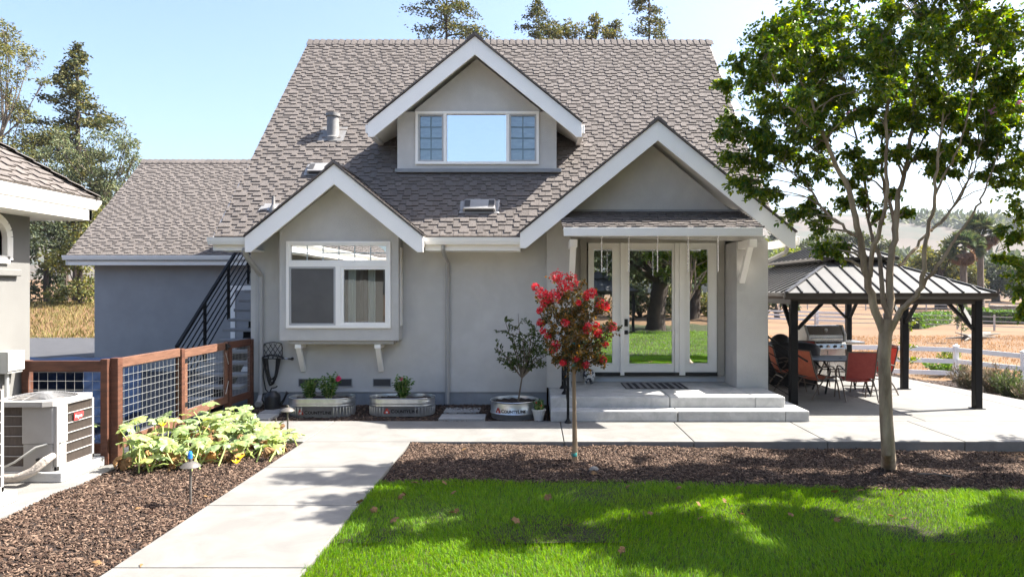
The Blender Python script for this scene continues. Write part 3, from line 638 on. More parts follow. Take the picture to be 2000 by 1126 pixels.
# down pipes
W = MB(); xx = -1.585; W.tube([(xx, 11.9, 2.86), (xx, 11.9, 2.80), (xx, 12.1, 2.70), (xx, 12.46, 2.60), (xx, 12.49, 2.45), (xx, 12.49, .03)], .042, 4); W.build('downspout', pipe_paint, house, bevel=.01)
W = MB(); xx = -4.95; W.tube([(xx - .05, 11.9, 2.80), (xx - .05, 11.95, 2.70), (xx - .02, 12.2, 2.52), (xx, 12.47, 2.36), (xx, 12.48, 2.2), (xx, 12.48, .2), (xx + .02, 12.40, .10), (xx + .04, 12.25, .06)], [.05, .05, .05, .05, .046, .046, .06, .06], 8); W.build('downspout', pipe_paint, house, smooth=True)
W = MB(); W.tube([(4.46, 12.2, 2.86), (4.46, 12.3, 2.76), (4.36, 12.7, 2.66), (4.25, 12.9, 2.60), (4.22, 12.92, 2.48), (4.22, 12.92, .1)], .04, 8); W.build('downspout', pipe_paint, house, smooth=True)
# foundation vents
for a, b_ in ((585, 622), (650, 687), (730, 763)):
    x0, x1 = (a - CX) / 107.5, (b_ - CX) / 107.5; W = MB(); W.box(x0, x1, 12.535, 12.548, .355, .475); o = W.build('foundation_vent', vent_dark, house, bevel=.002)
    W = MB(); frame(W, x0 - .012, x1 + .012, .343, .487, 12.53, 12.55, .013); W.build('vent_frame', foundation, o)
# things on the roof
def onroof(px, py):
    k = (CY - py) / F; y = (HC - ZE + m_ * YE) / (m_ - k); return ((px - CX) * y / F, y, HC + k * y)
def roof_box(px, py, w_, l_, h_):
    p = Vector(onroof(px, py)); W = MB(); B = MB()
    def pt(a, b, c): return p + U3 * a + V3 * b + N3 * c
    for M_, x0, x1, v0, v1, n0, n1 in ((W, -w_ / 2, w_ / 2, 0, l_, .02, h_), (B, -w_ / 2 - .06, w_ / 2 + .06, -.03, l_ + .06, .015, .03)):
        c = [pt(x0, v0, n0), pt(x1, v0, n0), pt(x1, v1, n0), pt(x0, v1, n0), pt(x0 + .02, v0, n1), pt(x1 - .02, v0, n1), pt(x1 - .03, v1, n1 * .8), pt(x0 + .03, v1, n1 * .8)]
        M_.add(c, [(3, 2, 1, 0), (4, 5, 6, 7), (0, 1, 5, 4), (1, 2, 6, 5), (2, 3, 7, 6), (3, 0, 4, 7)])
    o = W.build('roof_vent', vent_grey, house, bevel=.008); B.build('flashing', vent_grey, o)
    W = MB()
    for sx in (-1, 1):
        a = sx * (w_ / 2 - .085); W.add([pt(a - .05, .05, h_ + .003), pt(a + .05, .05, h_ + .003), pt(a + .05, l_ * .85, h_ * .83 + .006), pt(a - .05, l_ * .85, h_ * .83 + .006)], [(0, 1, 2, 3)])
    W.add([pt(-w_ / 2 + .04, -.004, .03), pt(w_ / 2 - .04, -.004, .03), pt(w_ / 2 - .05, -.004, h_ * .8), pt(-w_ / 2 + .05, -.004, h_ * .8)], [(0, 1, 2, 3)])
    W.build('louvre', vent_dark, o, fix=False)
roof_box(936, 416, .60, .30, .11); roof_box(628, 342, .56, .28, .11)
p = onroof(649, 268); W = MB(); W.lathe([(.17, -.16), (.165, .0), (.135, .02), (.125, .06), (.118, .42), (.145, .43), (.145, .49), (.11, .50)], (p[0], p[1] + .05, p[2]), 20); o = W.build('vent_pipe', vent_pipe_m, house, smooth=True)
W = MB(); c_ = Vector(p); W.add([c_ + U3 * a + V3 * b + N3 * .024 for a, b in ((-.26, -.16), (.26, -.16), (.26, .34), (-.26, .34))], [(0, 1, 2, 3)]); W.build('flashing', vent_pipe_m, o, fix=False)
p = onroof(534, 410); W = MB(); W.lathe([(.085, -.06), (.07, .02), (.045, .07), (.03, .10), (.028, .25)], p, 14); o = W.build('vent_pipe', vent_pipe_m, house, smooth=True)
W = MB(); c_ = Vector(p); W.add([c_ + U3 * a + V3 * b + N3 * .024 for a, b in ((-.26, -.04), (.13, -.04), (.13, .16), (-.22, .16))], [(0, 1, 2, 3)]); W.build('flashing', vent_grey, o, fix=False)

# curtains behind the right pane
def curtain(x0, x1, y, z0, z1, folds, amp, mat, label):
    W = MB(); n = folds * 8; vs = []
    for i in range(n + 1):
        t = i / n; xx = x0 + (x1 - x0) * t; yy = y + amp * math.sin(t * folds * 2 * math.pi) + .01 * math.sin(t * 17)
        vs += [(xx, yy, z0), (xx, yy, z1)]
    W.add(vs, [(2 * i, 2 * i + 2, 2 * i + 3, 2 * i + 1) for i in range(n)]); o = W.build('curtain', mat, None, True, fix=False); tag(o, label, 'curtain')
curtain(-3.34, -3.20, 12.36, 1.35, 2.75, 3, .025, curtain_m, 'white curtain hanging at the left of the bay window right pane')
curtain(-3.16, -3.02, 12.50, 1.35, 2.75, 4, .03, curtain_brown, 'dark brown curtain hanging in the middle of the bay window right pane')
curtain(-2.99, -2.86, 12.40, 1.35, 2.75, 3, .025, curtain_m, 'white curtain hanging at the right of the bay window right pane')

# ================================================================== garage
garage = thing('garage', 'grey garage wing with plain wall and shingle roof, left of the house', 'garage', (-8.6, 18.2, 0))
ge, gz, gr, gzr, gx0, gx1 = 17.76, 2.985, 21.25, 6.05, -12.04, -5.17
W = MB(); W.box(-11.60, -5.17, 18.2, 18.34, -.1, 3.2)
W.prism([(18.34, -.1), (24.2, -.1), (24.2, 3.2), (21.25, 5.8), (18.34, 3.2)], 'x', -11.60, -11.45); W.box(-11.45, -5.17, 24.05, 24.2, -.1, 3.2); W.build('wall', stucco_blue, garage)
gm = (gzr - gz) / (gr - ge); S2 = MB(); shingles(S2, (gx0, ge, gz), (1, 0, 0), (0, 1, gm), [(0, 0), (gx1 - gx0, 0), (gx1 - gx0, (gr - ge) * math.hypot(1, gm)), (0, (gr - ge) * math.hypot(1, gm))])
gro = S2.build('roof', shingle, garage, fix=False)
W = MB(); W.prism([(ge, gz - .005), (gr, gzr - .005), (2 * gr - ge, gz - .005), (2 * gr - ge, gz - .15), (gr, gzr - .17), (ge, gz - .15)], 'x', gx0, gx1); W.build('roof_deck', shingle_dark, gro)
W = MB(); x = gx0 - .02
while x < gx1 - .2:
    for sgn in (-1, 1):
        a = (x, gr, gzr + .06); b = (x + .2, gr, gzr + .03); c = (x + .2, gr + sgn * .16, gzr + .03 - .16 * gm); d = (x, gr + sgn * .16, gzr + .055 - .16 * gm)
        W.add([a, b, c, d, (a[0], a[1], a[2] - .05), (d[0], d[1], d[2] - .05)], [(0, 1, 2, 3), (0, 3, 5, 4)])
    x += .18
W.build('ridge_cap', shingle, gro, fix=False)
W = MB(); W.prism([(ge - .12, gz - .01), (ge, gz - .01), (ge, gz - .12), (ge - .08, gz - .13), (ge - .105, gz - .07)], 'x', gx0 - .05, gx1); W.build('gutter', white, garage)
MB().box(gx0 + .02, gx1, ge, ge + .04, gz - .26, gz - .015).build('fascia', white, garage, bevel=.004)
MB().box(gx0 + .05, gx1, ge + .04, 18.2, gz - .255, gz - .23).build('soffit', white, garage)
MB().prism([(ge, gz - .02), (gr, gzr - .02), (gr, gzr - .26), (ge, gz - .26)], 'x', gx0 - .02, gx0).build('rake_board', white, garage)
W = MB(); frame(W, -8.0, -6.9, -.05, 2.2, 18.15, 18.2, .12); gd = W.build('side_door', white, garage, bevel=.004)
MB().box(-7.88, -7.02, 18.17, 18.2, .0, 2.08).build('door_leaf', stucco_blue, gd)

# ================================================================== cottage at the left edge
cot = thing('cottage', 'pale stucco cottage at the left edge with white eaves and arched window', 'cottage', (-6.25, 8.55, 0))
cx1, cy1, ex, ey, ez = -6.25, 8.55, -5.70, 9.05, 3.27
W = MB(); z0, z1 = 2.42, 3.02; wy0, wy1 = 7.35, 8.22; ym = (wy0 + wy1) / 2; rad = (wy1 - wy0) / 2
W.box(-12, cx1, -4, wy0, -.1, 3.05); W.box(-12, cx1, wy1, cy1, -.1, 3.05); W.box(-12, cx1 - .12, wy0, wy1, -.1, 3.05); W.box(cx1 - .12, cx1, wy0, wy1, -.1, z0)
arch = [(ym + rad * math.cos(a), z0 + .30 + .30 * math.sin(a)) for a in [math.pi * i / 12 for i in range(13)]]
W.prism([(wy1, 3.05), (wy0, 3.05)] + [(wy0, z0 + .3)] + list(reversed(arch))[1:-1] + [(wy1, z0 + .3)], 'x', cx1 - .12, cx1)
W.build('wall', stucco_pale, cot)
outer = [(ym + (rad + .0) * math.cos(a), z0 + .30 + .30 * math.sin(a)) for a in [math.pi * i / 12 for i in range(13)]]
W = MB(); path = [(cx1 - .0, wy1 - .03, z0 + .03)] + [(cx1 - .0, ym + (rad - .03) * math.cos(a), z0 + .30 + .27 * math.sin(a)) for a in [math.pi * i / 12 for i in range(13)]] + [(cx1 - .0, wy0 + .03, z0 + .03)]
for a, b in zip(path, path[1:] + path[:1]): W.bar(a, b, .09, .07, (1, 0, 0))
cw = W.build('arched_window', white, cot, bevel=.004)
MB().box(cx1 - .08, cx1 - .07, wy0, wy1, z0, z1).build('pane', glass_side, cw)
MB().box(cx1, cx1 + .06, wy0 - .5, wy1 + .12, z0 - .16, z0 - .08).build('sill', stucco_pale, cw, bevel=.01)
# hipped roof
cm = .76; S2 = MB(); run = 3.0
shingles(S2, (ex, -4, ez), (0, 1, 0), (-1, 0, cm), [(0, 0), (ey + 4, 0), (ey + 4 - run, run * math.hypot(1, cm)), (0, run * math.hypot(1, cm))])
shingles(S2, (ex, ey, ez), (-1, 0, 0), (0, -1, cm), [(0, 0), (6.5, 0), (6.5 - run, run * math.hypot(1, cm)), (run, run * math.hypot(1, cm))])
cr = S2.build('roof', shingle, cot, fix=False)
W = MB(); W.add([(ex, -4, ez - .01), (ex, ey, ez - .01), (ex - run, ey - run, ez + run * cm - .01), (ex - run, -4, ez + run * cm - .01), (ex - 6.5, ey, ez - .01), (ex - 6.5 + .0, ey - run, ez + run * cm - .01)], [(0, 1, 2, 3), (1, 4, 5, 2)]); W.build('roof_deck', shingle_dark, cr, fix=False)
W = MB(); t = 0
while t < 2.9:   # hip caps
    a = Vector((ex - t, ey - t, ez + t * cm + .06)); b = Vector((ex - t - .14, ey - t - .14, ez + (t + .14) * cm + .04)); sd = Vector((.085, -.085, -.035))
    W.add([a + sd, a, a - Vector((.085, -.085, .035)) , b - Vector((.085, -.085, .035)), b, b + sd], [(0, 1, 4, 5), (1, 2, 3, 4)]); t += .125
W.build('hip_cap', shingle, cr, fix=False)
W = MB(); W.box(ex - .13, ex - .06, -4, ey - .06, 2.99, 3.20); W.box(-12, ex - .06, ey - .13, ey - .06, 2.99, 3.20); W.build('fascia', white, cot, bevel=.004)
W = MB(); prof = [(0, 0), (0, -.12), (-.04, -.15), (-.06, -.03), (-.06, 0)]
W.prism([(ex + .02, ez - .015), (ex + .005, ez - .06), (ex - .05, ez - .14), (ex - .06, ez - .015)], 'y', -4, ey + .02); W.prism([(ey + .02, ez - .015), (ey + .005, ez - .06), (ey - .05, ez - .14), (ey - .06, ez - .015)], 'x', -12, ex - .065); W.build('gutter', white, cot)
MB().box(-12, ex - .13, -4, ey - .13, 2.995, 3.02).build('soffit', white, cot)

# ================================================================== outside stair between house and garage
st = thing('outdoor_staircase', 'open outdoor staircase with floating treads and black rail beside the house', 'staircase', (-5.7, 12.1, 0))
n = 15; ty = lambda i: 12.05 + .255 * i; tz = lambda i: .19 * (i + 1)
for i in range(n): MB().box(-6.15, -5.24, ty(i), ty(i) + .31, tz(i) - .06, tz(i)).build('tread', tread_m, st, bevel=.012)
W = MB(); W.bar((-5.68, ty(0) + .1, -.05), (-5.68, ty(n - 1) + .3, tz(n - 1) - .16), .16, .22)
for i in range(n): W.box(-5.76, -5.60, ty(i) + .06, ty(i) + .24, tz(i) - .17, tz(i) - .062)
W.build('stringer', black_metal, st)
W = MB(); rx = -6.20; a = Vector((rx, 11.95, 1.10)); b = Vector((rx, 15.9, 1.10 + 3.95 * .19 / .255)); W.bar(a, b, .05, .06); rail = W.build('handrail', black_metal, st, bevel=.004)
for k in range(1, 7): W = MB(); dz = Vector((0, 0, -.155 * k)); W.bar(a + dz, b + dz, .018, .018); W.build('rail_bar', black_metal, st)
for yy in (11.98, 12.98, 13.98, 14.95): zz = 1.10 + (yy - 11.95) * .745; W = MB(); W.box(rx - .022, rx + .022, yy - .022, yy + .022, zz - 1.12, zz); W.build('rail_post', black_metal, st)

# ================================================================== front steps
fs = thing('front_steps', 'two broad pale concrete steps rising to the glass entrance door', 'steps', (2.3, 11.5, 0))
W = MB(); W.box(.25, 2.265, 10.98, 11.32, 0, .172); W.box(2.28, 3.98, 10.98, 11.32, 0, .172); W.box(3.984, 4.36, 10.98, 12.40, 0, .172); W.build('lower_step', concrete_step, fs, bevel=.014)
W = MB(); W.box(.25, 2.20, 11.30, 13.17, 0, .345); W.box(2.212, 3.60, 11.30, 13.17, 0, .345); W.box(3.604, 4.09, 11.30, 12.395, 0, .345); W.build('upper_step', concrete_step, fs, bevel=.014)
# ================================================================== hand rails at the steps
def rail_post(t, x, y, z0, z1, r=.02):
    W = MB(); W.box(x - r, x + r, y - r, y + r, z0 + .008, z1); W.lathe([(.055, .0), (.055, .012), (.03, .05), (.022, .06)], (x, y, z0 + .001), 12); W.build('post', black_metal, t)
hl = thing('step_railing', 'black metal handrail climbing the left side of the front steps behind the pink tree', 'railing', (.5, 11.6, 0))
for x, y, z0 in ((.52, 10.90, 0), (.50, 11.62, .345), (.49, 12.25, .345)): rail_post(hl, x, y, z0, z0 + .88 if z0 else .93)
W = MB(); W.bar((.52, 10.82, .90), (.50, 11.62, 1.25), .045, .03); W.bar((.50, 11.60, 1.25), (.49, 12.34, 1.25), .045, .03); W.build('handrail', black_metal, hl, bevel=.004)
for k in range(1, 6): W = MB(); W.bar((.52, 10.9, .93 - .14 * k), (.50, 11.62, 1.25 - .15 * k), .014, .014); W.bar((.50, 11.62, 1.25 - .15 * k), (.49, 12.25, 1.25 - .15 * k), .014, .014); W.build('rail_bar', black_metal, hl)
hr = thing('step_railing', 'black railing with sloping bars at the right end of the front steps', 'railing', (4.3, 12.5, 0))
rail_post(hr, 4.19, 12.48, 0.0, 1.25); rail_post(hr, 4.60, 12.48, 0, .98)
W = MB(); W.bar((4.02, 12.48, 1.255), (4.22, 12.48, 1.255), .05, .03); W.bar((4.20, 12.48, 1.25), (4.92, 12.48, .80), .045, .03); W.build('handrail', black_metal, hr, bevel=.004)
for k in range(1, 8): W = MB(); W.bar((4.19, 12.48, 1.25 - .135 * k), (4.60, 12.48, .995 - .135 * k), .014, .014); W.build('rail_bar', black_metal, hr)

# ================================================================== timber and wire fence, gate
def wire(W, o, u, L_, z0, z1, dx, dz, r=.0028, n=4):
    o = Vector(o); u = Vector(u)
    k = max(1, round(L_ / dx))
    for i in range(k + 1): p = o + u * (L_ * i / k); W.tube([(p.x, p.y, z0), (p.x, p.y, z1)], r, n, cap=False)
    k = max(1, round((z1 - z0) / dz))
    for i in range(k + 1):
        z = z0 + (z1 - z0) * i / k; a = o; b = o + u * L_; W.tube([(a.x + .003, a.y + .003, z), (b.x + .003, b.y + .003, z)], r, n, cap=False)
fn = thing('wire_fence', 'reddish timber fence with square wire panels beside the squash bed', 'fence', (-5.12, 8.4, 0))
for x, y, w_, zt in ((-5.10, 8.42, .10, 1.27), (-5.19, 8.36, .085, 1.262), (-5.13, 10.0, .09, 1.245), (-6.17, 8.40, .085, 1.24), (-5.16, 11.62, .10, 1.23), (-5.12, 12.44, .085, 1.21)):
    MB().box(x - w_ / 2, x + w_ / 2, y - w_ / 2, y + w_ / 2, -.12, zt).build('post', shaded_redwood, fn, bevel=.006)
def rail(p0, p1, w_, h_, m=lit_redwood): MB().bar(p0, p1, w_, h_).build('rail', m, fn, bevel=.005)
rail((-5.11, 8.47, 1.20), (-5.13, 9.955, 1.195), .042, .12); rail((-5.11, 8.47, .20), (-5.13, 9.955, .20), .042, .12)
rail((-6.13, 8.36, 1.175), (-5.235, 8.36, 1.175), .042, .13, shaded_redwood); rail((-6.13, 8.36, .18), (-5.235, 8.36, .18), .042, .12, shaded_redwood)
rail((-5.16, 11.67, 1.16), (-5.12, 12.40, 1.16), .042, .12, shaded_redwood); rail((-5.16, 11.67, .22), (-5.12, 12.40, .22), .042, .12, shaded_redwood)
W = MB(); wire(W, (-5.11, 8.49, 0), Vector((-.02, 1.45, 0)).normalized(), 1.45, .27, 1.13, .10, .10, .0024); W.build('wire_panel', galv_wire, fn)
W = MB(); wire(W, (-6.11, 8.36, 0), (1, 0, 0), .865, .25, 1.10, .108, .108, .0025); W.build('wire_panel', galv_wire, fn)
W = MB(); wire(W, (-5.16, 11.69, 0), Vector((.04, .7, 0)).normalized(), .69, .29, 1.09, .05, .10, .002); W.build('wire_panel', galv_wire, fn)
gt = thing('wire_gate', 'timber framed wire gate closed between two fence posts by the stair', 'gate', (-5.14, 10.8, 0))
ga, gb = Vector((-5.125, 10.06, 0)), Vector((-5.15, 11.54, 0)); gu = (gb - ga).normalized()
W = MB()
for z in (1.165, .27): W.bar(ga + Vector((0, 0, z)), gb + Vector((0, 0, z)), .042, .12)
for p in (ga + gu * .05, gb - gu * .05): W.bar(p + Vector((0, 0, .331)), p + Vector((0, 0, 1.104)), .098, .040, (1, 0, 0))
W.build('frame', lit_redwood, gt, bevel=.005)
W = MB(); wire(W, ga + gu * .11, gu, (gb - ga).length - .22, .34, 1.10, .10, .10, .0024); W.build('wire_panel', galv_wire, gt)
for z in (.42, 1.06): W = MB(); W.box(-5.108, -5.098, 10.02, 10.16, z - .03, z + .03); W.tube([(-5.098, 10.05, z - .045), (-5.098, 10.05, z + .045)], .010, 6); W.build('hinge', blackplastic, gt)
W = MB(); W.box(-5.135, -5.105, 11.48, 11.60, 1.13, 1.17); W.box(-5.125, -5.10, 11.44, 11.50, 1.10, 1.20); W.build('latch', blackplastic, gt, bevel=.003)
W = MB(); W.tube([(-5.10, 11.40, 1.06), (-5.10, 11.50, .86)], .006, 5); W.tube([(-5.10, 11.40, .38), (-5.10, 11.50, .58)], .006, 5); W.build('corner_brace', galv_wire, gt)

# ================================================================== air conditioners
def aircon(t, x0, x1, y0, y1, zb, zt, badge=True):
    MB().box(x0 - .12, x1 + .09, y0 - .06, y1 + .06, -.012, zb - .002).build('base_pad', concrete_step, t, bevel=.012)
    MB().box(x0 + .02, x1 - .02, y0 + .02, y1 - .02, zb, zt - .05).build('coil', ac_coil, t)
    W = MB(); e = .035
    for x, y in ((x0, y0), (x1 - e, y0), (x0, y1 - e), (x1 - e, y1 - e)): W.box(x, x + e, y, y + e, zb, zt - .06)
    W.box(x0, x1, y0, y1, zb, zb + .05)
    n = 6 if zt < 1 else 9
    for k in range(1, n):
        z = zb + .05 + (zt - zb - .11) * k / n
        W.box(x1 - .022, x1 + .002, y0 + e, y1 - e, z - .0045, z + .0045); W.box(x0 + e, x1 - e, y0 - .002, y0 + .022, z - .0045, z + .0045)
    cab = W.build('cabinet', ac_white, t, bevel=.003)
    W = MB(); k = 46
    for i in range(k):
        a = x0 + e + (x1 - x0 - 2 * e) * i / k; W.box(a, a + .0022, y0 + .012, y0 + .021, zb + .05, zt - .06)
        a = y0 + e + (y1 - y0 - 2 * e) * i / k; W.box(x1 - .021, x1 - .012, a, a + .0022, zb + .05, zt - .06)
    W.build('louvre_guard', ac_coil, t)
    xm, ym = (x0 + x1) / 2, (y0 + y1) / 2; hw = (x1 - x0) / 2 + .012
    W = MB(); seg = 32; vs = []; r_ = hw * .86
    for i in range(seg):
        a = 2 * math.pi * i / seg; c, s = math.cos(a), math.sin(a); k_ = hw / max(abs(c), abs(s)); k_ = min(k_, hw * 1.25)
        vs += [(xm + c * k_, ym + s * k_, zt - .06), (xm + c * k_, ym + s * k_, zt - .004), (xm + c * r_, ym + s * r_, zt), (xm + c * r_, ym + s * r_, zt - .05)]
    W.add(vs, [(4 * i + j, 4 * ((i + 1) % seg) + j, 4 * ((i + 1) % seg) + j + 1, 4 * i + j + 1) for i in range(seg) for j in range(3)]); W.build('lid', ac_white, t)
    W = MB(); W.lathe([(r_, -.055), (.0001, -.055)], (xm, ym, zt), 28); W.build('fan_well', ac_dark, t, fix=False)
    W = MB()
    for i in range(4):
        a = i * math.pi / 2 + .4; p = Vector((xm + math.cos(a) * r_ * .5, ym + math.sin(a) * r_ * .5, zt - .035)); d = Vector((math.cos(a), math.sin(a), .05)); W.bar(p - d * r_ * .38, p + d * r_ * .38, .14, .006, (0.3, 0.2, 1))
    W.build('fan_blade', ac_grille, t)
    W = MB()
    for k in range(1, 15):
        r = r_ * k / 14.0; z = zt + .05 * (1 - (r / r_) ** 2); W.tube([(xm + r * math.cos(a), ym + r * math.sin(a), z) for a in [2 * math.pi * i / 28 for i in range(28)]], .0028, 4, closed=True)
    for i in range(8):
        a = 2 * math.pi * i / 8; W.tube([(xm + r_ * f * math.cos(a), ym + r_ * f * math.sin(a), zt + .05 * (1 - f * f)) for f in (.1, .4, .7, 1.0)], .004, 4)
    W.lathe([(.09, 0), (.085, .008), (.0001, .012)], (xm, ym, zt + .045), 16); W.build('fan_guard', ac_grille, t)
    return xm, ym
ac = thing('air_conditioner', 'pale square air conditioner with red badge, beside the fence corner post', 'air conditioner', (-5.62, 8.0, 0))
ax0, ax1, ay0, ay1, azb, azt = -6.02, -5.27, 7.62, 8.26, .10, .875
aircon(ac, ax0, ax1, ay0, ay1, azb, azt)
# service corner and its overhanging panel
W = MB(); W.prism([(ax1 - .38, ay0 - .012), (ax1 - .05, ay0 - .012), (ax1 + .012, ay0 + .05), (ax1 + .012, ay0 + .16), (ax1 - .03, ay0 + .16), (ax1 - .03, ay0 + .03), (ax1 - .38, ay0 + .03)], 'z', azb + .30, azt - .062); W.build('service_panel', ac_white, ac, bevel=.006)
W = MB(); W.prism([(ax1 - .37, ay0 - .004), (ax1 - .06, ay0 - .004), (ax1 + .004, ay0 + .06), (ax1 + .004, ay0 + .15), (ax1 - .05, ay0 + .15), (ax1 - .37, ay0 + .04)], 'z', azb, azb + .298); W.build('valve_panel', ac_white, ac, bevel=.004)
W = MB()
for dx in (.10, .155): W.tube([(ax1 - .30 + dx, ay0 - .003, azb + .13), (ax1 - .30 + dx, ay0 - .03, azb + .13)], .016, 8)
W.build('valve', blackplastic, ac)
W = MB(); W.tube([(ax1 - .02, ay0 - .03, azb + .18), (ax1 - .03, ay0 - .14, azb + .15), (ax1 - .12, ay0 - .20, azb + .05), (ax1 - .28, ay0 - .20, azb - .02), (ax1 - .6, ay0 - .2, azb - .035), (ax1 - 1.0, ay0 - .16, azb - .04)], [.035, .045, .046, .045, .045, .045], 10); W.build('insulated_pipe', pipe_foam, ac, smooth=True)
W = MB(); W.tube([(ax1 - .10, ay0 - .01, azb + .30), (ax1 - .2, ay0 - .05, azb + .27), (ax1 - .4, ay0 - .09, azb + .12), (ax1 - .62, ay0 - .10, azb + .02), (ax1 - .95, ay0 - .1, azb - .02)], .013, 8); W.build('conduit', box_grey, ac, smooth=True)
W = MB(); by, bz = ay0 + .34, azt - .22; W.prism([(by - .07, bz - .05), (by + .02, bz - .05), (by + .09, bz - .015), (by + .09, bz + .035), (by - .07, bz + .035)], 'x', ax1 + .003, ax1 + .012); bd = W.build('badge', red_badge, ac)
def text(name, s, size, mat, parent, fn_, depth=.002, spacing=1.0, offset=0.0):
    cu = bpy.data.curves.new('lettering', 'FONT'); cu.body = s; cu.size = size; cu.extrude = depth / 2; cu.align_x = 'LEFT'; cu.space_character = spacing; cu.offset = offset
    ob = bpy.data.objects.new('lettering', cu); COL.objects.link(ob); dg = bpy.context.evaluated_depsgraph_get(); me = bpy.data.meshes.new_from_object(ob.evaluated_get(dg))
    W = MB(); W.v = [fn_(v.co.x, v.co.y, v.co.z) for v in me.vertices]; W.f = [tuple(p.vertices) for p in me.polygons]
    bpy.data.objects.remove(ob); bpy.data.curves.remove(cu); bpy.data.meshes.remove(me)
    return W.build(name, mat, parent, fix=False)
text('lettering', 'Payne', .052, letter_white, bd, lambda x, y, z: (ax1 + .0135 + z, by - .058 + x, bz - .022 + y))
ac2 = thing('air_conditioner', 'tall louvred air conditioner cut off by the left edge of the photo', 'air conditioner', (-5.62, 6.55, 0))
aircon(ac2, -6.02, -5.27, 6.10, 6.86, .10, 1.17)
bx = thing('disconnect_box', 'grey electrical disconnect box on the cottage wall above the air conditioner', 'electrical box', (-6.25, 8.2, 1.1))
MB().box(-6.25, -6.12, 8.02, 8.26, 1.12, 1.38).build('casing', box_grey, bx, bevel=.008)
MB().box(-6.12, -6.105, 8.01, 8.27, 1.15, 1.375).build('lid', box_grey, bx, bevel=.004)
W = MB(); W.tube([(-6.19, 8.10, 1.12), (-6.19, 8.10, .75), (-6.17, 8.10, .4)], .022, 8); W.build('conduit', box_grey, bx, smooth=True)

# navy sheet over a low stack, behind the fence
t = thing('tarpaulin', 'navy blue tarpaulin draped over a low stack behind the wire fence', 'tarpaulin', (-7.2, 9.9, -.05))
W = MB(); per = []; X0_, X1_, Y0_, Y1_ = -8.6, -5.98, 9.12, 10.5
for i in range(40): per.append((X0_ + (X1_ - X0_) * i / 40, Y0_, 0, -1))
for i in range(20): per.append((X1_, Y0_ + (Y1_ - Y0_) * i / 20, 1, 0))
for i in range(40): per.append((X1_ - (X1_ - X0_) * i / 40, Y1_, 0, 1))
for i in range(20): per.append((X0_, Y1_ - (Y1_ - Y0_) * i / 20, -1, 0))
m_n = len(per); lv = 22; vs = []
for k in range(lv):
    z = -.04 + 1.10 * k / (lv - 1)
    for i, (x, y, nx_, ny_) in enumerate(per): o_ = .014 * math.sin(z * 38 + math.sin(i * .5) * 1.3) * (1 - .3 * k / lv) + .02 * math.sin(i * .9 + z * 3); vs.append((x + nx_ * o_, y + ny_ * o_, z + .02 * math.sin(i * .6)))
ct = len(vs); vs.append(((X0_ + X1_) / 2, (Y0_ + Y1_) / 2, 1.10)); W.add(vs, [(k * m_n + i, k * m_n + (i + 1) % m_n, (k + 1) * m_n + (i + 1) % m_n, (k + 1) * m_n + i) for k in range(lv - 1) for i in range(m_n)] + [((lv - 1) * m_n + i, (lv - 1) * m_n + (i + 1) % m_n, ct) for i in range(m_n)])
W.build('sheet', navy_tarp, t, True, fix=False)

# ================================================================== path lamps
def pathlamp(x, y, label, cap=False):
    t = thing('path_lamp', label, 'garden lamp', (x, y, -.03), 'low lamps along the path')
    W = MB(); W.tube([(x, y, -.08), (x, y, .37)], .013, 8); W.build('stake', lamp_metal, t, smooth=True)
    W = MB(); W.lathe([(.094, .345), (.098, .350), (.07, .378), (.04, .395), (.018, .40), (.018, .43), (.0001, .432)], (x, y, 0), 20); W.lathe([(.0001, .385), (.05, .375), (.09, .347)], (x, y, 0), 20); W.build('lamp_shade', lamp_metal, t, smooth=True, fix=False)
    if cap: W = MB(); W.lathe([(.022, .43), (.022, .475), (.013, .50), (.0001, .502)], (x - .004, y, 0), 10); W.build('cap', blue_plastic, t)
pathlamp(*G(372, 985, -.03)[:2], 'path lamp with a blue cap in the left mulch bed', True)
pathlamp(*G(562, 853, -.03)[:2], 'path lamp without a cap where the squash bed meets the walkway')
x, y, _ = G(538, 848, -.03); t = MB().tube([(x, y, -.06), (x + .008, y, .22)], .011, 8).build('lamp_stake', lamp_metal); tag(t, 'short bare lamp stake without a shade beside the squash bed', 'stake')

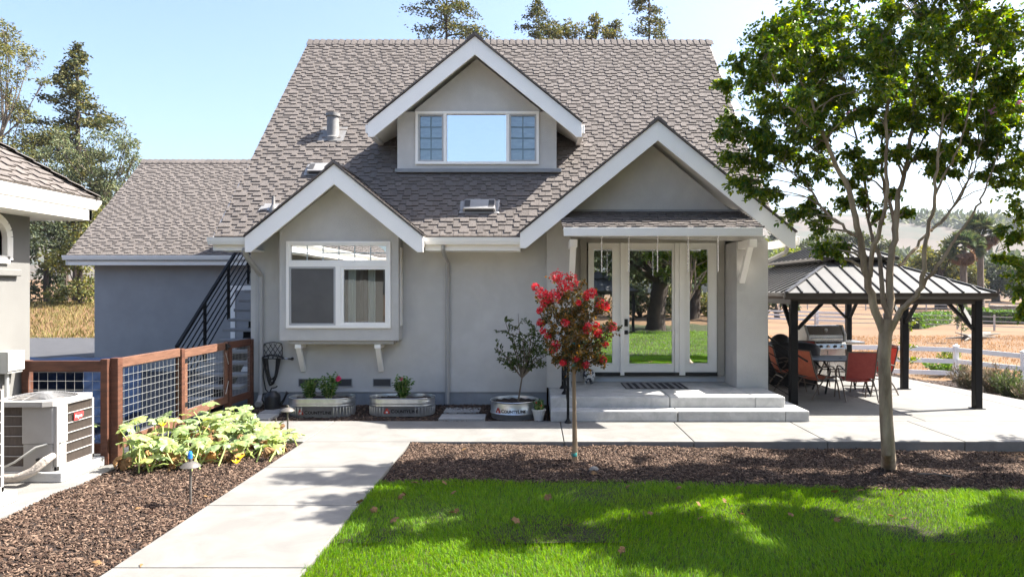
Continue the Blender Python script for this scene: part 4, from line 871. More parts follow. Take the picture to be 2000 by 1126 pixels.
# ================================================================== galvanised planters
def tub(x, y, hl_, r, h, label, lettering=True, ribs=True, lx=0.0, lsize=.066, lz_=.10, sink=.05):
    t = thing('galvanised_planter', label, 'planter', (x, y, 0), 'galvanised tub planters along the wall'); z0 = -sink
    prof = [(r * .97, z0), (r * .97, h * .50), (r * .985, h * .52), (r * .99, h * .56), (r * .975, h * .60), (r * .985, h * .66), (r * 1.0, h * .72), (r * .985, h * .80), (r * .985, h * .94), (r * 1.02, h * .96), (r * 1.025, h * .985), (r * 1.01, h), (r * .985, h * .99), (r * .97, h * .9), (r * .96, h * .62)] if ribs else \
           [(r * .95, z0), (r * .955, h * .12), (r * .99, h * .2), (r * 1.0, h * .26), (r * .97, h * .33), (r * .965, h * .9), (r * 1.0, h * .94), (r * 1.01, h * .97), (r * .995, h), (r * .97, h * .985), (r * .955, h * .85), (r * .95, h * .6)]
    W = MB(); k = 96; vs = []; n = len(prof)
    for i, (pr_, pz_) in enumerate(prof):
        for j in range(k):
            a = 2 * math.pi * j / k; rr = pr_
            vs.append((x + rr * math.cos(a) + (hl_ if math.cos(a) > 1e-9 else -hl_ if math.cos(a) < -1e-9 else 0), y + rr * math.sin(a), pz_))
    W.add(vs, [(i * k + j, i * k + (j + 1) % k, (i + 1) * k + (j + 1) % k, (i + 1) * k + j) for i in range(n - 1) for j in range(k)])
    if ribs:   # pressed flutes round the ends and along the lower wall
        per = []
        for i in range(17): a = math.pi / 2 - math.pi * i / 16; per.append((x + hl_ + r * .972 * math.cos(a), y + r * .972 * math.sin(a)))
        for i in range(17): a = -math.pi / 2 - math.pi * i / 16; per.append((x - hl_ + r * .972 * math.cos(a), y + r * .972 * math.sin(a)))
        for px_, py_ in per: W.tube([(px_, py_, .01), (px_, py_, h * .45)], .011, 6)
    body = W.build('tub', galv, t, True, fix=False)
    W = MB(); pts = []
    for j in range(48):
        a = 2 * math.pi * j / 48; pts.append((x + r * .955 * math.cos(a) + (hl_ if math.cos(a) > 1e-9 else -hl_ if math.cos(a) < -1e-9 else 0), y + r * .955 * math.sin(a), h * .82 + .012 * math.sin(j * 2.1)))
    c_ = len(pts); pts.append((x, y, h * .86)); W.add(pts, [(j, (j + 1) % 48, c_) for j in range(48)]); W.build('soil', soil, t, fix=False)
    yf = y - r * .974 - .004
    def wrap(u, v, dz):   # u along the front, from the tub's centre line
        if abs(u) <= hl_: return (x + u, yf - dz, v)
        a = (abs(u) - hl_) / r; s = 1 if u > 0 else -1; rr = r * .974 + .004 + dz
        return (x + s * (hl_ + rr * math.sin(a)), y - rr * math.cos(a), v)
    e0 = lx - .035; W = MB(); tri = [(-.055, -.045), (.055, -.045), (.062, -.03), (.02, .05), (0, .062), (-.02, .05), (-.062, -.03)]
    W.add([wrap(e0 + a * .85, lz_ + .026 + b * .85, .003) for a, b in tri] + [wrap(e0 + a * .85, lz_ + .026 + b * .85, 0) for a, b in tri], [tuple(range(7))] + [(i, (i + 1) % 7, 7 + (i + 1) % 7, 7 + i) for i in range(7)]); em = W.build('emblem', emblem_red, body, fix=False)
    W = MB(); star = [(.024 * (1 if i % 2 == 0 else .42) * math.sin(2 * math.pi * i / 10), .024 * (1 if i % 2 == 0 else .42) * math.cos(2 * math.pi * i / 10)) for i in range(10)]
    W.add([wrap(e0 + a, lz_ + .012 + b, .0045) for a, b in star] + [wrap(e0, lz_ + .012, .0045)], [(i, (i + 1) % 10, 10) for i in range(10)]); W.build('star', letter_white, t, fix=False)
    if lettering:
        text('lettering', 'C', lsize * 1.15, letter_black, body, lambda a, b, c: wrap(lx + .032 + a, lz_ + b, .003 + c), offset=.0022)
        text('lettering', 'OUNTY', lsize * .95, letter_black, body, lambda a, b, c: wrap(lx + .032 + lsize * .86 + a, lz_ + b, .003 + c), spacing=1.03, offset=.0022)
        text('lettering', 'L', lsize * 1.12, letter_black, body, lambda a, b, c: wrap(lx + .032 + lsize * 4.32 + a, lz_ + b, .003 + c), offset=.0022)
        text('lettering', 'INE', lsize * .95, letter_black, body, lambda a, b, c: wrap(lx + .032 + lsize * 4.95 + a, lz_ + b, .003 + c), spacing=1.03, offset=.0022)
    return t
tubs = [tub(-3.62, 11.78, .27, .285, .29, 'oval galvanised tub planter beside the watering can', True, True, -.25, .070, .030, .03),
        tub(-2.26, 11.78, .27, .285, .29, 'oval galvanised tub planter under the right bay bracket', True, True, -.17, .070, .050, .01),
        tub(-.345, 11.58, .0, .405, .27, 'round galvanised tub planter holding the leafy shrub', True, False, -.25, .066, .10, .02)]

# ================================================================== plants in the tubs
def twig_plant(name, label, cat, x, y, z, stems, h, spread, nleaf, lmat, ll, lw, flowers=(), fmat=petal_pink, group=None, smat=None, seed=1, fr=.028):
    g = np.random.default_rng(seed); t = thing(name, label, cat, (x, y, z), group); W = MB(); pos = []; dr = []
    for i in range(stems):
        a = g.uniform(0, 2 * math.pi); lean = g.uniform(.1, 1) * spread; top = Vector((x + math.cos(a) * lean, y + math.sin(a) * lean * .7, z + h * g.uniform(.6, 1)))
        b = Vector((x + math.cos(a) * .03, y + math.sin(a) * .03, z - .03)); mid = b.lerp(top, .5) + Vector((g.normal() * .02, g.normal() * .02, h * .06)); W.tube([b, mid, top], [.005, .004, .0025], 5)
        for k in range(nleaf):
            f = g.uniform(.18, 1); p = (b.lerp(mid, f * 2) if f < .5 else mid.lerp(top, f * 2 - 1)); aa = g.uniform(0, 6.3); pos.append((p.x + math.cos(aa) * .015, p.y + math.sin(aa) * .015, p.z)); dr.append((math.cos(aa), math.sin(aa), g.uniform(-.2, .7)))
    W.build('branches', smat or stem_green, t)
    pos = np.array(pos); dr = np.array(dr); leaves('foliage', pos, dr, np.tile([0, 0, 1.0], (len(pos), 1)) + g.normal(size=pos.shape) * .4, g.uniform(ll * .6, ll, len(pos)), lw, lmat, t)
    for fx, fy, fz in flowers:
        W = MB(); c_ = Vector((fx, fy, fz))
        for k in range(26):
            d = Vector(g.normal(size=3)).normalized(); s_ = d.cross(Vector((.3, .5, .8))).normalized(); u = d.cross(s_); rr = fr
            W.add([c_ + d * rr * .25, c_ + d * rr * .8 + s_ * rr * .6, c_ + d * rr + u * rr * .3, c_ + d * rr * .8 - s_ * rr * .6], [(0, 1, 2, 3)])
        W.build('flower', fmat, t, fix=False)
    return t
twig_plant('herb_plant', 'small dense green plant at the left end of the left oval tub', 'plant', -3.83, 11.74, .25, 30, .36, .14, 20, leaf_rose, .055, .028, seed=3)
twig_plant('rose_plant', 'flowering rose with one pink bloom in the left oval tub', 'plant', -3.50, 11.76, .25, 22, .44, .25, 26, leaf_rose, .062, .034, [(-3.32, 11.70, .60), (-3.34, 11.72, .585)], petal_pink, 'roses in the tubs', seed=4, fr=.042)
twig_plant('rose_plant', 'flowering rose with a small pink bloom in the right oval tub', 'plant', -2.24, 11.76, .25, 22, .40, .23, 26, leaf_rose, .062, .034, [(-2.26, 11.68, .595)], petal_pink, 'roses in the tubs', seed=5, fr=.034)
t = thing('flower_pot', 'little fluted white pot with a green and red plant beside the round tub', 'plant pot', (.06, 11.28, 0))
W = MB(); seg = 32; prof = [(.075, -.03), (.08, 0), (.105, .13), (.118, .135), (.118, .155), (.10, .15), (.09, .12)]; vs = []
for r_, z_ in prof:
    for j in range(seg): a = 2 * math.pi * j / seg; rr = r_ * (1 + (.045 if j % 2 else -.03) * (.0 < z_ < .132)); vs.append((.06 + rr * math.cos(a), 11.28 + rr * math.sin(a), z_))
W.add(vs, [(i * seg + j, i * seg + (j + 1) % seg, (i + 1) * seg + (j + 1) % seg, (i + 1) * seg + j) for i in range(len(prof) - 1) for j in range(seg)]); W.build('pot', ceramic_w, t, fix=False)
twig_plant('potted_plant', 'small green and red leaved plant growing in the fluted white pot', 'plant', .06, 11.28, .13, 22, .20, .10, 10, leaf_rose, .045, .022, [(.02, 11.2, .27), (.10, 11.2, .22)], petal_red, seed=6, fr=.014)
# leafy shrub in the round tub
def branchy(name, label, cat, base, top_pts, trunk_r, lmat, ll, lw, per, bmat, seed, sub=7, sublen=.28, group=None, down=0.0):
    g = np.random.default_rng(seed); t = thing(name, label, cat, base, group); W = MB(); pos = []; dr = []; B = Vector(base)
    for tp, fork in top_pts:
        T = Vector(tp); f0 = B + (Vector(fork) - B) if fork else B; mid = f0.lerp(T, .5) + Vector((g.normal() * .03, g.normal() * .03, .05))
        W.tube([B + Vector((0, 0, -.04)), f0, mid, T], [trunk_r, trunk_r * .75, trunk_r * .5, .003], 6)
        for k in range(sub):
            f = g.uniform(.25, 1); p = f0.lerp(mid, f * 2) if f < .5 else mid.lerp(T, f * 2 - 1); d = Vector(g.normal(size=3)); d.z = abs(d.z) * .6; d.normalize(); e = p + d * sublen * g.uniform(.4, 1); W.tube([p, p.lerp(e, .5) + Vector((0, 0, .02)), e], [.004, .003, .0015], 4)
            for q_ in range(per):
                ff = g.uniform(.25, 1.05); c_ = p.lerp(e, ff); a = g.normal(size=3); pos.append(tuple(c_ + Vector(g.normal(size=3) * .012))); dr.append(Vector(a) * .7 + d + Vector((0, 0, -down)))
    W.build('trunk', bmat, t, True)
    pos = np.array(pos); dr = np.array([tuple(v) for v in dr]); leaves('crown', pos, dr, np.tile([0, 0, 1.0], (len(pos), 1)) + g.normal(size=pos.shape) * .5, g.uniform(ll * .6, ll, len(pos)), lw, lmat, t)
    return t
bz = (-.29, 11.58, .22); fk = (-.22, 11.58, .62)
tp = [(P(px, py, 11.58 + dy), fk) for px, py, dy in ((985, 622, 0), (1012, 612, .15), (1040, 640, -.1), (968, 678, -.1), (975, 700, .1), (1060, 660, .1), (1072, 690, -.1), (1020, 660, -.15), (1000, 650, .15), (1050, 625, .1), (1078, 650, 0), (990, 700, -.1), (1035, 700, .15), (1064, 712, -.05))]
branchy('tub_shrub', 'sparse leafy shrub with a pale crooked stem in the round tub', 'shrub', bz, tp, .016, leaf_shrub, .066, .027, 15, bark_grey, 11, sub=8, sublen=.22)

# ================================================================== hose, rack, can, pavers, mat
hk = thing('hose_rack', 'black wrought hose rack fixed to the wall beside the downpipe', 'hose rack', (-4.70, 12.55, 1.0))
def W3(px, py, d=12.50): return Vector(P(px, py, d))
W = MB(); top = [W3(515, 700)] + [W3(515, 678), W3(517, 671), W3(524, 669), W3(534, 668), W3(544, 669), W3(550, 671), W3(551, 678), W3(551, 700)]; W.tube(top, .009, 6); W.tube([W3(515, 700), W3(551, 700)], .009, 6)
for k in range(4):
    a = 515 + k * 9; W.tube([W3(a, 700), W3(a + 3, 690), W3(a + 10, 680), W3(min(a + 16, 550), 671)], .006, 5); W.tube([W3(551 - k * 9, 700), W3(548 - k * 9, 690), W3(541 - k * 9, 680), W3(max(535 - k * 9, 516), 671)], .006, 5)
W.tube([W3(512, 698, 12.42), W3(525, 692, 12.36), W3(541, 692, 12.36), W3(554, 698, 12.42)], .009, 6)
W.tube([W3(512, 698, 12.42), W3(514, 701, 12.50)], .009, 6); W.tube([W3(554, 698, 12.42), W3(552, 701, 12.50)], .009, 6); W.build('frame', blackplastic, hk, True)
W = MB(); W.tube([W3(551, 700, 12.45), W3(562, 700, 12.44)], .010, 6); W.build('spigot', steel, hk)
W = MB(); W.tube([W3(562, 700, 12.44), W3(573, 701, 12.44)], [.014, .022], 8); W.sphere(W3(571, 700, 12.43), .03, 8); W.build('nozzle', blackplastic, hk, True)
W = MB(); rr = random.Random(3)
for k in range(6):
    l = 513 + k * 1.8; r_ = 548 - k * 1.6; dpt = 742 + (k % 3) * 6 if k < 4 else 752; pts = []
    for i in range(13):
        u = i / 12; pts.append(W3(l + (r_ - l) * u + (2 if k % 2 else -1) * math.sin(u * 3.1), 699 + (dpt - 699) * (math.sin(math.pi * u) ** .75) * (1 if u < .5 else .95), 12.40 + .02 * (k % 3)))
    W.tube(pts, .012, 7)
W.tube([W3(516, 702, 12.41), W3(514, 735, 12.42), W3(519, 760, 12.42), W3(527, 768, 12.42), W3(540, 775, 12.40), W3(551, 790, 12.35)], .012, 7)
for k in range(3): W.tube([W3(513, 697, 12.37 + k * .03), W3(530, 693, 12.34 + k * .03), W3(550, 697, 12.37 + k * .03)], .012, 7)
o = W.build('garden_hose', rubber, None, True); tag(o, 'black garden hose looped over the wall rack', 'hose')
wc = thing('watering_can', 'black watering can standing on the mulch below the hose', 'watering can', (-4.60, 12.1, 0))
x, y = -4.60, 12.12; W = MB(); W.lathe([(.12, .005), (.135, .02), (.135, .22), (.12, .27), (.075, .30), (.07, .315), (.06, .31)], (x, y, 0), 24); W.build('body', blackplastic, wc, True)
W = MB(); W.tube([(x + .12, y, .07), (x + .20, y - .01, .17), (x + .25, y - .02, .28)], [.03, .022, .016], 8); W.tube([(x + .245, y - .02, .275), (x + .265, y - .02, .30)], [.018, .035], 10); W.build('spout', blackplastic, wc, True)
W = MB(); W.tube([(x - .10, y, .28), (x - .17, y, .27), (x - .185, y, .17), (x - .13, y, .08)], .013, 8); W.tube([(x - .05, y, .30), (x - .02, y, .37), (x + .05, y, .385), (x + .08, y, .41)], .012, 8); W.build('handle', blackplastic, wc, True)
for px0, px1, py0, py1, lab in ((505, 565, 796, 806, 'pale square paver in the mulch just before the watering can'), (484, 545, 808, 818, 'pale square paver in the mulch near the walkway below the hose'), (866, 940, 796, 804, 'pale square paver under the downpipe, nearer the house wall'), (856, 950, 809, 818, 'pale square paver under the downpipe, nearer the walkway')):
    a = G(px0, py1, .01); b = G(px1, py0, .01); o = MB().box(a[0], b[0], a[1], b[1] + .02, -.05, .018).build('paver', paver_m, None, bevel=.008); tag(o, lab, 'paver', 'pavers set in the wall bed')
x0, y0, _ = G(1222, 759, .345); x1, y1, _ = G(1328, 748, .345)
t = thing('door_mat', 'dark striped door mat lying before the entrance door', 'door mat', ((x0 + x1) / 2, (y0 + y1) / 2, .345))
MB().box(x0, x1, y0, y1, .347, .357).build('mat', mat_dark, t, bevel=.003)
W = MB(); k = 9
for i in range(k): a = x0 + (x1 - x0) * (i + .15) / k; W.box(a, a + (x1 - x0) / k * rnd.uniform(.25, .62), y0 + .004, y1 - .004, .3572, .3595)
W.build('stripe', mat_grey, t)
# ceramic pot by the door
x, y = P(1150, 740, 12.9)[0], 12.88; t = thing('ceramic_pot', 'dark and white patterned ceramic pot standing by the left of the entrance door', 'pot', (x, y, .345))
W = MB(); W.lathe([(.07, .046), (.105, .09), (.12, .16), (.105, .225), (.085, .25), (.09, .262), (.075, .258), (.065, .2)], (x, y, .345), 24); W.build('bowl', ceramic_p, t, True)
W = MB()
for a in (.5, 2.1, 3.7, 5.2): W.tube([(x + .06 * math.cos(a), y + .06 * math.sin(a), .345 + .08), (x + .085 * math.cos(a), y + .085 * math.sin(a), .347)], [.02, .014], 8)
W.build('foot', ceramic_p, t, True)
# bead chains under the porch roof
for i, px in enumerate((1175, 1228, 1284, 1344, 1402)):
    x = (px - CX) * 11.45 / F; y = 11.45; zt = pz(y) - .12; zb_ = HC - (530 - CY) * 11.45 / F; W = MB(); z = zt; k = 0
    while z > zb_: W.sphere((x + .003 * (k % 2), y, z), .012 if k % 3 else .009, 5, 1.3); z -= .026; k += 1
    W.tube([(x, y, zt), (x, y, zb_)], .002, 4)
    o = W.build('bead_chain', chain_m); tag(o, ('string of silver beads hanging under the porch, %s of five' % ('leftmost', 'second from left', 'middle', 'second from right', 'rightmost')[i]), 'bead string', 'bead strings under the porch roof')
# ================================================================== gazebo
gz_ = thing('gazebo', 'black framed gazebo with pale standing seam metal roof over the patio table', 'gazebo', (6.2, 14.6, 0))
GX0, GX1, GY0, GY1, GE = 4.38, 7.96, 12.0, 17.42, 2.03
gk = .455
pxs, pys = (4.56, 7.80), (12.20, 14.60, 17.20)
for yy in pys:
    for xx in pxs:
        W = MB(); W.box(xx - .062, xx + .062, yy - .062, yy + .062, .012, 1.90); W.box(xx - .10, xx + .10, yy - .10, yy + .10, 0.002, .014); W.build('post', black_metal, gz_, bevel=.006)
W = MB()
for yy in (pys[0], pys[-1]): W.box(pxs[0] - .07, pxs[1] + .07, yy - .05, yy + .05, 1.84, 1.95)
for xx in pxs: W.box(xx - .05, xx + .05, pys[0] + .05, pys[-1] - .05, 1.84, 1.95)
W.build('beam', bronze, gz_, bevel=.004)
def brace(p, q_): W = MB(); W.bar(p, q_, .07, .05); W.build('brace', black_metal, gz_, bevel=.004)
for yy in (pys[0], pys[-1]):
    brace((pxs[0] + .07, yy, 1.40), (pxs[0] + .50, yy, 1.85)); brace((pxs[1] - .07, yy, 1.40), (pxs[1] - .50, yy, 1.85))
for xx in pxs:
    for i, yy in enumerate(pys):
        if i < 2: brace((xx, yy + .07, 1.40), (xx, yy + .50, 1.85))
        if i > 0: brace((xx, yy - .07, 1.40), (xx, yy - .50, 1.85))
W = MB(); o_ = .0   # gutter round the eaves
for a, b in (((GX0, GY0), (GX1, GY0)), ((GX0, GY1), (GX1, GY1))): W.prism([(a[1] - .06, GE + .01), (a[1] + .05, GE + .01), (a[1] + .05, GE - .10), (a[1] - .0, GE - .10), (a[1] - .045, GE - .05)] if a[1] < 14 else [(a[1] + .06, GE + .01), (a[1] - .05, GE + .01), (a[1] - .05, GE - .10), (a[1], GE - .10), (a[1] + .045, GE - .05)], 'x', GX0 - .05, GX1 + .05)
for s_, xx in ((-1, GX0), (1, GX1)): W.prism([(xx + s_ * .06, GE + .008), (xx - s_ * .05, GE + .008), (xx - s_ * .05, GE - .098), (xx, GE - .098), (xx + s_ * .045, GE - .05)], 'y', GY0 + .055, GY1 - .055)
W.build('gutter', bronze, gz_)
def hip(x0, x1, y0, y1, z0, k, t1, name, ribsp=.30, ridge=False):
    """hipped skirt from the eave in to inset t1, seams square to each eave"""
    zt = z0 + k * t1; W = MB(); Q = [(x0, y0), (x1, y0), (x1, y1), (x0, y1)]; I = [(x0 + t1, y0 + t1), (x1 - t1, y0 + t1), (x1 - t1, y1 - t1), (x0 + t1, y1 - t1)]
    vs = [(*p, z0) for p in Q] + [(*p, zt) for p in I]; fs = [(i, (i + 1) % 4, 4 + (i + 1) % 4, 4 + i) for i in range(4)]
    W.add(vs + [(v[0], v[1], v[2] - .02) for v in vs], fs + [tuple(8 + j for j in reversed(f)) for f in fs])
    if ridge: W.add([vs[4], vs[5], vs[6], vs[7]], [(0, 1, 2, 3)])
    o = W.build(name, roof_metal, gz_, fix=False)
    W = MB(); L_ = x1 - x0; n = int(L_ / ribsp)
    for i in range(1, n):
        u = L_ * i / n; t = min(u, L_ - u, t1)
        for yy, s in ((y0, 1), (y1, -1)): W.bar((x0 + u, yy, z0 + .012), (x0 + u, yy + s * t, z0 + k * t + .012), .022, .03)
    L_ = y1 - y0; n = int(L_ / ribsp)
    for i in range(1, n):
        u = L_ * i / n; t = min(u, L_ - u, t1)
        for xx, s in ((x0, 1), (x1, -1)): W.bar((xx, y0 + u, z0 + .012), (xx + s * t, y0 + u, z0 + k * t + .012), .022, .03)
    for p, q_ in zip(Q, I): W.bar((*p, z0 + .012), (*q_, zt + .012), .07, .022)
    W.build('roof_seam', roof_rib, o)
    return o
hip(GX0 - .03, GX1 + .03, GY0 - .03, GY1 + .03, GE + .012, gk, 1.28, 'roof', .27)
t_ = 1.08; zz = GE + gk * t_ + .18
top = hip(GX0 + t_, GX1 - t_, GY0 + t_, GY1 - t_, zz, gk, (GX1 - GX0) / 2 - t_ - .01, 'roof_cap', .27, True)
W = MB(); W.box(GX0 + 1.25, GX1 - 1.25, GY0 + 1.25, GY1 - 1.25, GE + gk * 1.25, zz + .03); W.build('vent_frame', black_metal, gz_)
W = MB()
for a, b in (((GX0 + t_, GY0 + t_), (GX1 - t_, GY0 + t_)), ((GX0 + t_, GY1 - t_), (GX1 - t_, GY1 - t_)), ((GX0 + t_, GY0 + t_), (GX0 + t_, GY1 - t_)), ((GX1 - t_, GY0 + t_), (GX1 - t_, GY1 - t_))): W.bar((*a, zz - .015), (*b, zz - .015), .03, .05)
W.build('cap_edge', bronze, gz_)

# ================================================================== patio set
tb = thing('patio_table', 'dark eight sided patio table under the gazebo', 'table', (6.28, 14.2, 0))
x, y = 6.28, 14.2; hw, hd, c_ = .80, .55, .28
oct_ = [(x - hw + c_, y - hd), (x + hw - c_, y - hd), (x + hw, y - hd + c_), (x + hw, y + hd - c_), (x + hw - c_, y + hd), (x - hw + c_, y + hd), (x - hw, y + hd - c_), (x - hw, y - hd + c_)]
MB().prism(oct_, 'z', .672, .695).build('tabletop', table_top_m, tb, bevel=.005)
W = MB(); W.lathe([(.035, .696), (.04, .70), (.02, .705)], (x, y, 0), 12); W.build('umbrella_ring', blackplastic, tb)
for sx in (-1, 1):
    for sy in (-1, 1): W = MB(); W.tube([(x + sx * .45, y + sy * .32, .002), (x + sx * .38, y + sy * .27, .25), (x + sx * .30, y + sy * .2, .45), (x + sx * .48, y + sy * .30, .672)], .02, 8); W.build('leg', black_metal, tb, True)
W = MB(); W.tube([(x - .31, y - .2, .44), (x + .31, y - .2, .44)], .012, 6); W.tube([(x - .31, y + .2, .44), (x + .31, y + .2, .44)], .012, 6); W.build('stretcher', black_metal, tb)
def chair(label, smat):
    t = thing('patio_chair', label, 'chair', (0, 0, 0), 'sling chairs round the patio table')
    for s in (-1, 1):
        x = s * .29
        W = MB(); W.tube([(x, .30, .004), (x, .25, .25), (x, .20, .42), (x, .19, .56), (x, .14, .62), (x, .02, .645), (x, -.14, .62), (x, -.26, .59)], .0135, 8); W.build('arm', chair_metal, t, True)
        W = MB(); W.tube([(x, -.36, .004), (x, -.24, .20), (x, -.10, .36), (x, .02, .47), (x, .08, .60)], .0135, 8); W.build('leg', chair_metal, t, True)
        W = MB(); x2 = s * .262; W.tube([(x2, .24, .415), (x2, .10, .405), (x2, -.12, .375), (x2, -.20, .40), (x2, -.27, .55), (x2, -.34, .80), (x2, -.375, .94)], .0135, 8); W.build('side_rail', chair_metal, t, True)
    W = MB(); W.tube([(-.262, -.375, .935), (.262, -.375, .935)], .0125, 8); W.tube([(-.262, .235, .41), (.262, .235, .41)], .0125, 8); W.tube([(-.29, -.17, .285), (.29, -.17, .285)], .010, 6); W.build('crossbar', chair_metal, t, True)
    prof = [(.235, .418), (.10, .40), (-.04, .378), (-.13, .372), (-.195, .395)]; pb = [(-.215, .43), (-.275, .55), (-.31, .68), (-.345, .80), (-.372, .925)]
    for nm, pf in (('seat', prof), ('backrest', pb)):
        W = MB(); vs = []; m = 9
        for a, b in pf:
            for i in range(m): u = i / (m - 1) * 2 - 1; sag = .022 * (1 - u * u); vs.append((u * .26, a - (sag if nm == 'backrest' else 0), b - (sag if nm == 'seat' else 0)))
        W.add(vs, [(j * m + i, j * m + i + 1, (j + 1) * m + i + 1, (j + 1) * m + i) for j in range(len(pf) - 1) for i in range(m - 1)]); W.build(nm, smat, t, True, fix=False)
    return t
ca = chair('red sling chair seen from behind at the near side of the patio table', sling_red); ca.location = (6.12, 13.20, 0); ca.rotation_euler = (0, 0, R(-6))
place_copy(ca, (6.08, 15.25, 0), R(182), 'red sling chair on the far side of the table in front of the grill')
place_copy(ca, (6.80, 13.92, 0), R(105), 'red sling chair at the right of the table half behind the tree trunk')
place_copy(ca, (7.14, 14.55, 0), R(80), 'red sling chair facing left beside the right gazebo post')
cb = chair('orange sling chair turned sideways at the left of the patio table', sling_orange); cb.location = (5.48, 13.45, 0); cb.rotation_euler = (0, 0, R(-72))
place_copy(cb, (5.30, 14.5, 0), R(-95), 'orange sling chair partly hidden behind the left gazebo post')

# ================================================================== grills
gr_ = thing('barbecue_grill', 'stainless steel barbecue grill with closed hood behind the patio table', 'barbecue', (6.75, 16.2, 0))
x, y = 6.72, 16.2
W = MB(); W.prism([(y - .27, .90), (y + .27, .90), (y + .27, 1.12), (y + .16, 1.26), (y - .08, 1.26), (y - .26, 1.05)], 'x', x - .40, x + .40); W.build('hood', steel, gr_, bevel=.012)
for sx in (-1, 1): MB().prism([(y - .28, .89), (y + .28, .89), (y + .28, 1.13), (y + .17, 1.275), (y - .09, 1.275), (y - .275, 1.06)], 'x', x + sx * .43 - .03, x + sx * .43 + .03).build('hood_end', box_grey, gr_, bevel=.01)
W = MB(); W.tube([(x - .34, y - .33, .97), (x + .34, y - .33, .97)], .014, 8); W.tube([(x - .32, y - .33, .97), (x - .32, y - .26, .97)], .01, 6); W.tube([(x + .32, y - .33, .97), (x + .32, y - .26, .97)], .01, 6); W.build('handle', steel, gr_, True)
W = MB(); cz = 1.155; W.tube([(x + .02, y - .175, cz), (x + .02, y - .20, cz + .012)], [.04, .04], 16); W.build('gauge', ceramic_w, gr_)
W = MB(); W.prism([(y - .36, .74), (y + .26, .74), (y + .26, .892), (y - .29, .892), (y - .34, .86)], 'x', x - .42, x + .42); W.build('control_panel', steel, gr_, bevel=.006)
for k in range(5): W = MB(); kx = x - .32 + k * .16; W.tube([(kx, y - .35, .80), (kx, y - .40, .80)], [.032, .026], 12); W.build('knob', blackplastic if k % 2 else steel, gr_, True)
W = MB(); W.box(x + .43, x + .86, y - .32, y + .22, .84, .90); W.build('side_shelf', steel, gr_, bevel=.008); W = MB(); W.box(x - .86, x - .43, y - .32, y + .22, .84, .90); W.build('side_shelf', steel, gr_, bevel=.008)
W = MB(); W.box(x - .42, x + .42, y - .28, y + .26, .12, .738); W.build('cabinet', steel, gr_, bevel=.006)
for sx in (-1, 1): W = MB(); W.box(x + sx * .2 - .19, x + sx * .2 + .19, y - .30, y - .282, .15, .70); o = W.build('cabinet_door', steel, gr_, bevel=.004); W = MB(); W.tube([(x + sx * .06, y - .33, .3), (x + sx * .06, y - .33, .6)], .01, 6); W.build('door_handle', steel, o)
for sx in (-1, 1):
    for sy in (-1, 1): W = MB(); W.tube([(x + sx * .36 - .02, y + sy * .22, .055), (x + sx * .36 + .02, y + sy * .22, .055)], .055, 12); W.build('wheel', rubber, gr_)
t = thing('covered_grill', 'bulky barbecue under a black cover behind the left gazebo post', 'covered barbecue', (5.45, 15.2, 0))
W = MB(); x, y = 5.62, 15.2; sec = []
for z, a, b, dx in ((.04, .50, .33, 0), (.3, .52, .34, 0), (.6, .55, .35, .0), (.80, .58, .36, .0), (.88, .55, .34, .0), (.93, .45, .28, -.02), (.955, .30, .2, -.05)):
    for j in range(28):
        q_ = 2 * math.pi * j / 28; cc, ss_ = math.cos(q_), math.sin(q_); e = .42; rip = 1 + .02 * math.sin(j * 2.6 + z * 5) * (1 - z * .6); sec.append((x + dx + a * math.copysign(abs(cc) ** e, cc) * rip, y + b * math.copysign(abs(ss_) ** e, ss_) * rip, z))
W.add(sec, [(i * 28 + j, i * 28 + (j + 1) % 28, (i + 1) * 28 + (j + 1) % 28, (i + 1) * 28 + j) for i in range(6) for j in range(28)] + [tuple(range(6 * 28, 7 * 28))]); W.build('cover', cover_m, t, True)
W = MB(); W.sphere((5.40, y, .93), .22, 10, .9); W.build('chimney_bulge', cover_m, t, True)

# ================================================================== white vinyl fence and far fences
def railfence(name, label, pts, h, rails, pw, mat, group=None, rail_h=.14, capped=True, spacing=2.4, rt=.04):
    t = thing(name, label, 'fence', (pts[0][0], pts[0][1], hgt(*pts[0])), group)
    allp = []
    for (x0, y0), (x1, y1) in zip(pts, pts[1:]):
        L_ = math.hypot(x1 - x0, y1 - y0); n = max(1, round(L_ / spacing))
        for i in range(n): allp.append((x0 + (x1 - x0) * i / n, y0 + (y1 - y0) * i / n))
    allp.append(pts[-1])
    for x, y in allp:
        z = hgt(x, y); W = MB(); W.box(x - pw / 2, x + pw / 2, y - pw / 2, y + pw / 2, z - .3, z + h)
        if capped: c2 = pw * .62; W.box(x - c2, x + c2, y - c2, y + c2, z + h, z + h + .03); W.add([(x - c2, y - c2, z + h + .03), (x + c2, y - c2, z + h + .03), (x + c2, y + c2, z + h + .03), (x - c2, y + c2, z + h + .03), (x, y, z + h + .09)], [(0, 1, 4), (1, 2, 4), (2, 3, 4), (3, 0, 4)])
        W.build('post', mat, t)
    for (x0, y0), (x1, y1) in zip(allp, allp[1:]):
        W = MB()
        for k in rails: W.bar((x0, y0, hgt(x0, y0) + k), (x1, y1, hgt(x1, y1) + k), rt, rail_h)
        W.build('rail', mat, t)
    return t
railfence('white_fence', 'white three rail vinyl fence behind the patio and the mulch bed', [(4.5, 22.3), (9.4, 23.3), (14.25, 23.4), (15.0, 21.2), (16.4, 18.4)], 1.16, (.26, .66, 1.05), .135, vinyl, None, .15)
railfence('white_fence', 'distant white rail fence along the top of the dry field', [(50, 118), (110, 128)], 1.25, (.4, .75, 1.12), .22, vinyl, None, .18, False, 4)
railfence('white_fence', 'white rail fence far off between the house corner and the gazebo post', [(22, 66), (27, 60)], 1.2, (.35, .7, 1.05), .18, vinyl, None, .16, False, 2.4)
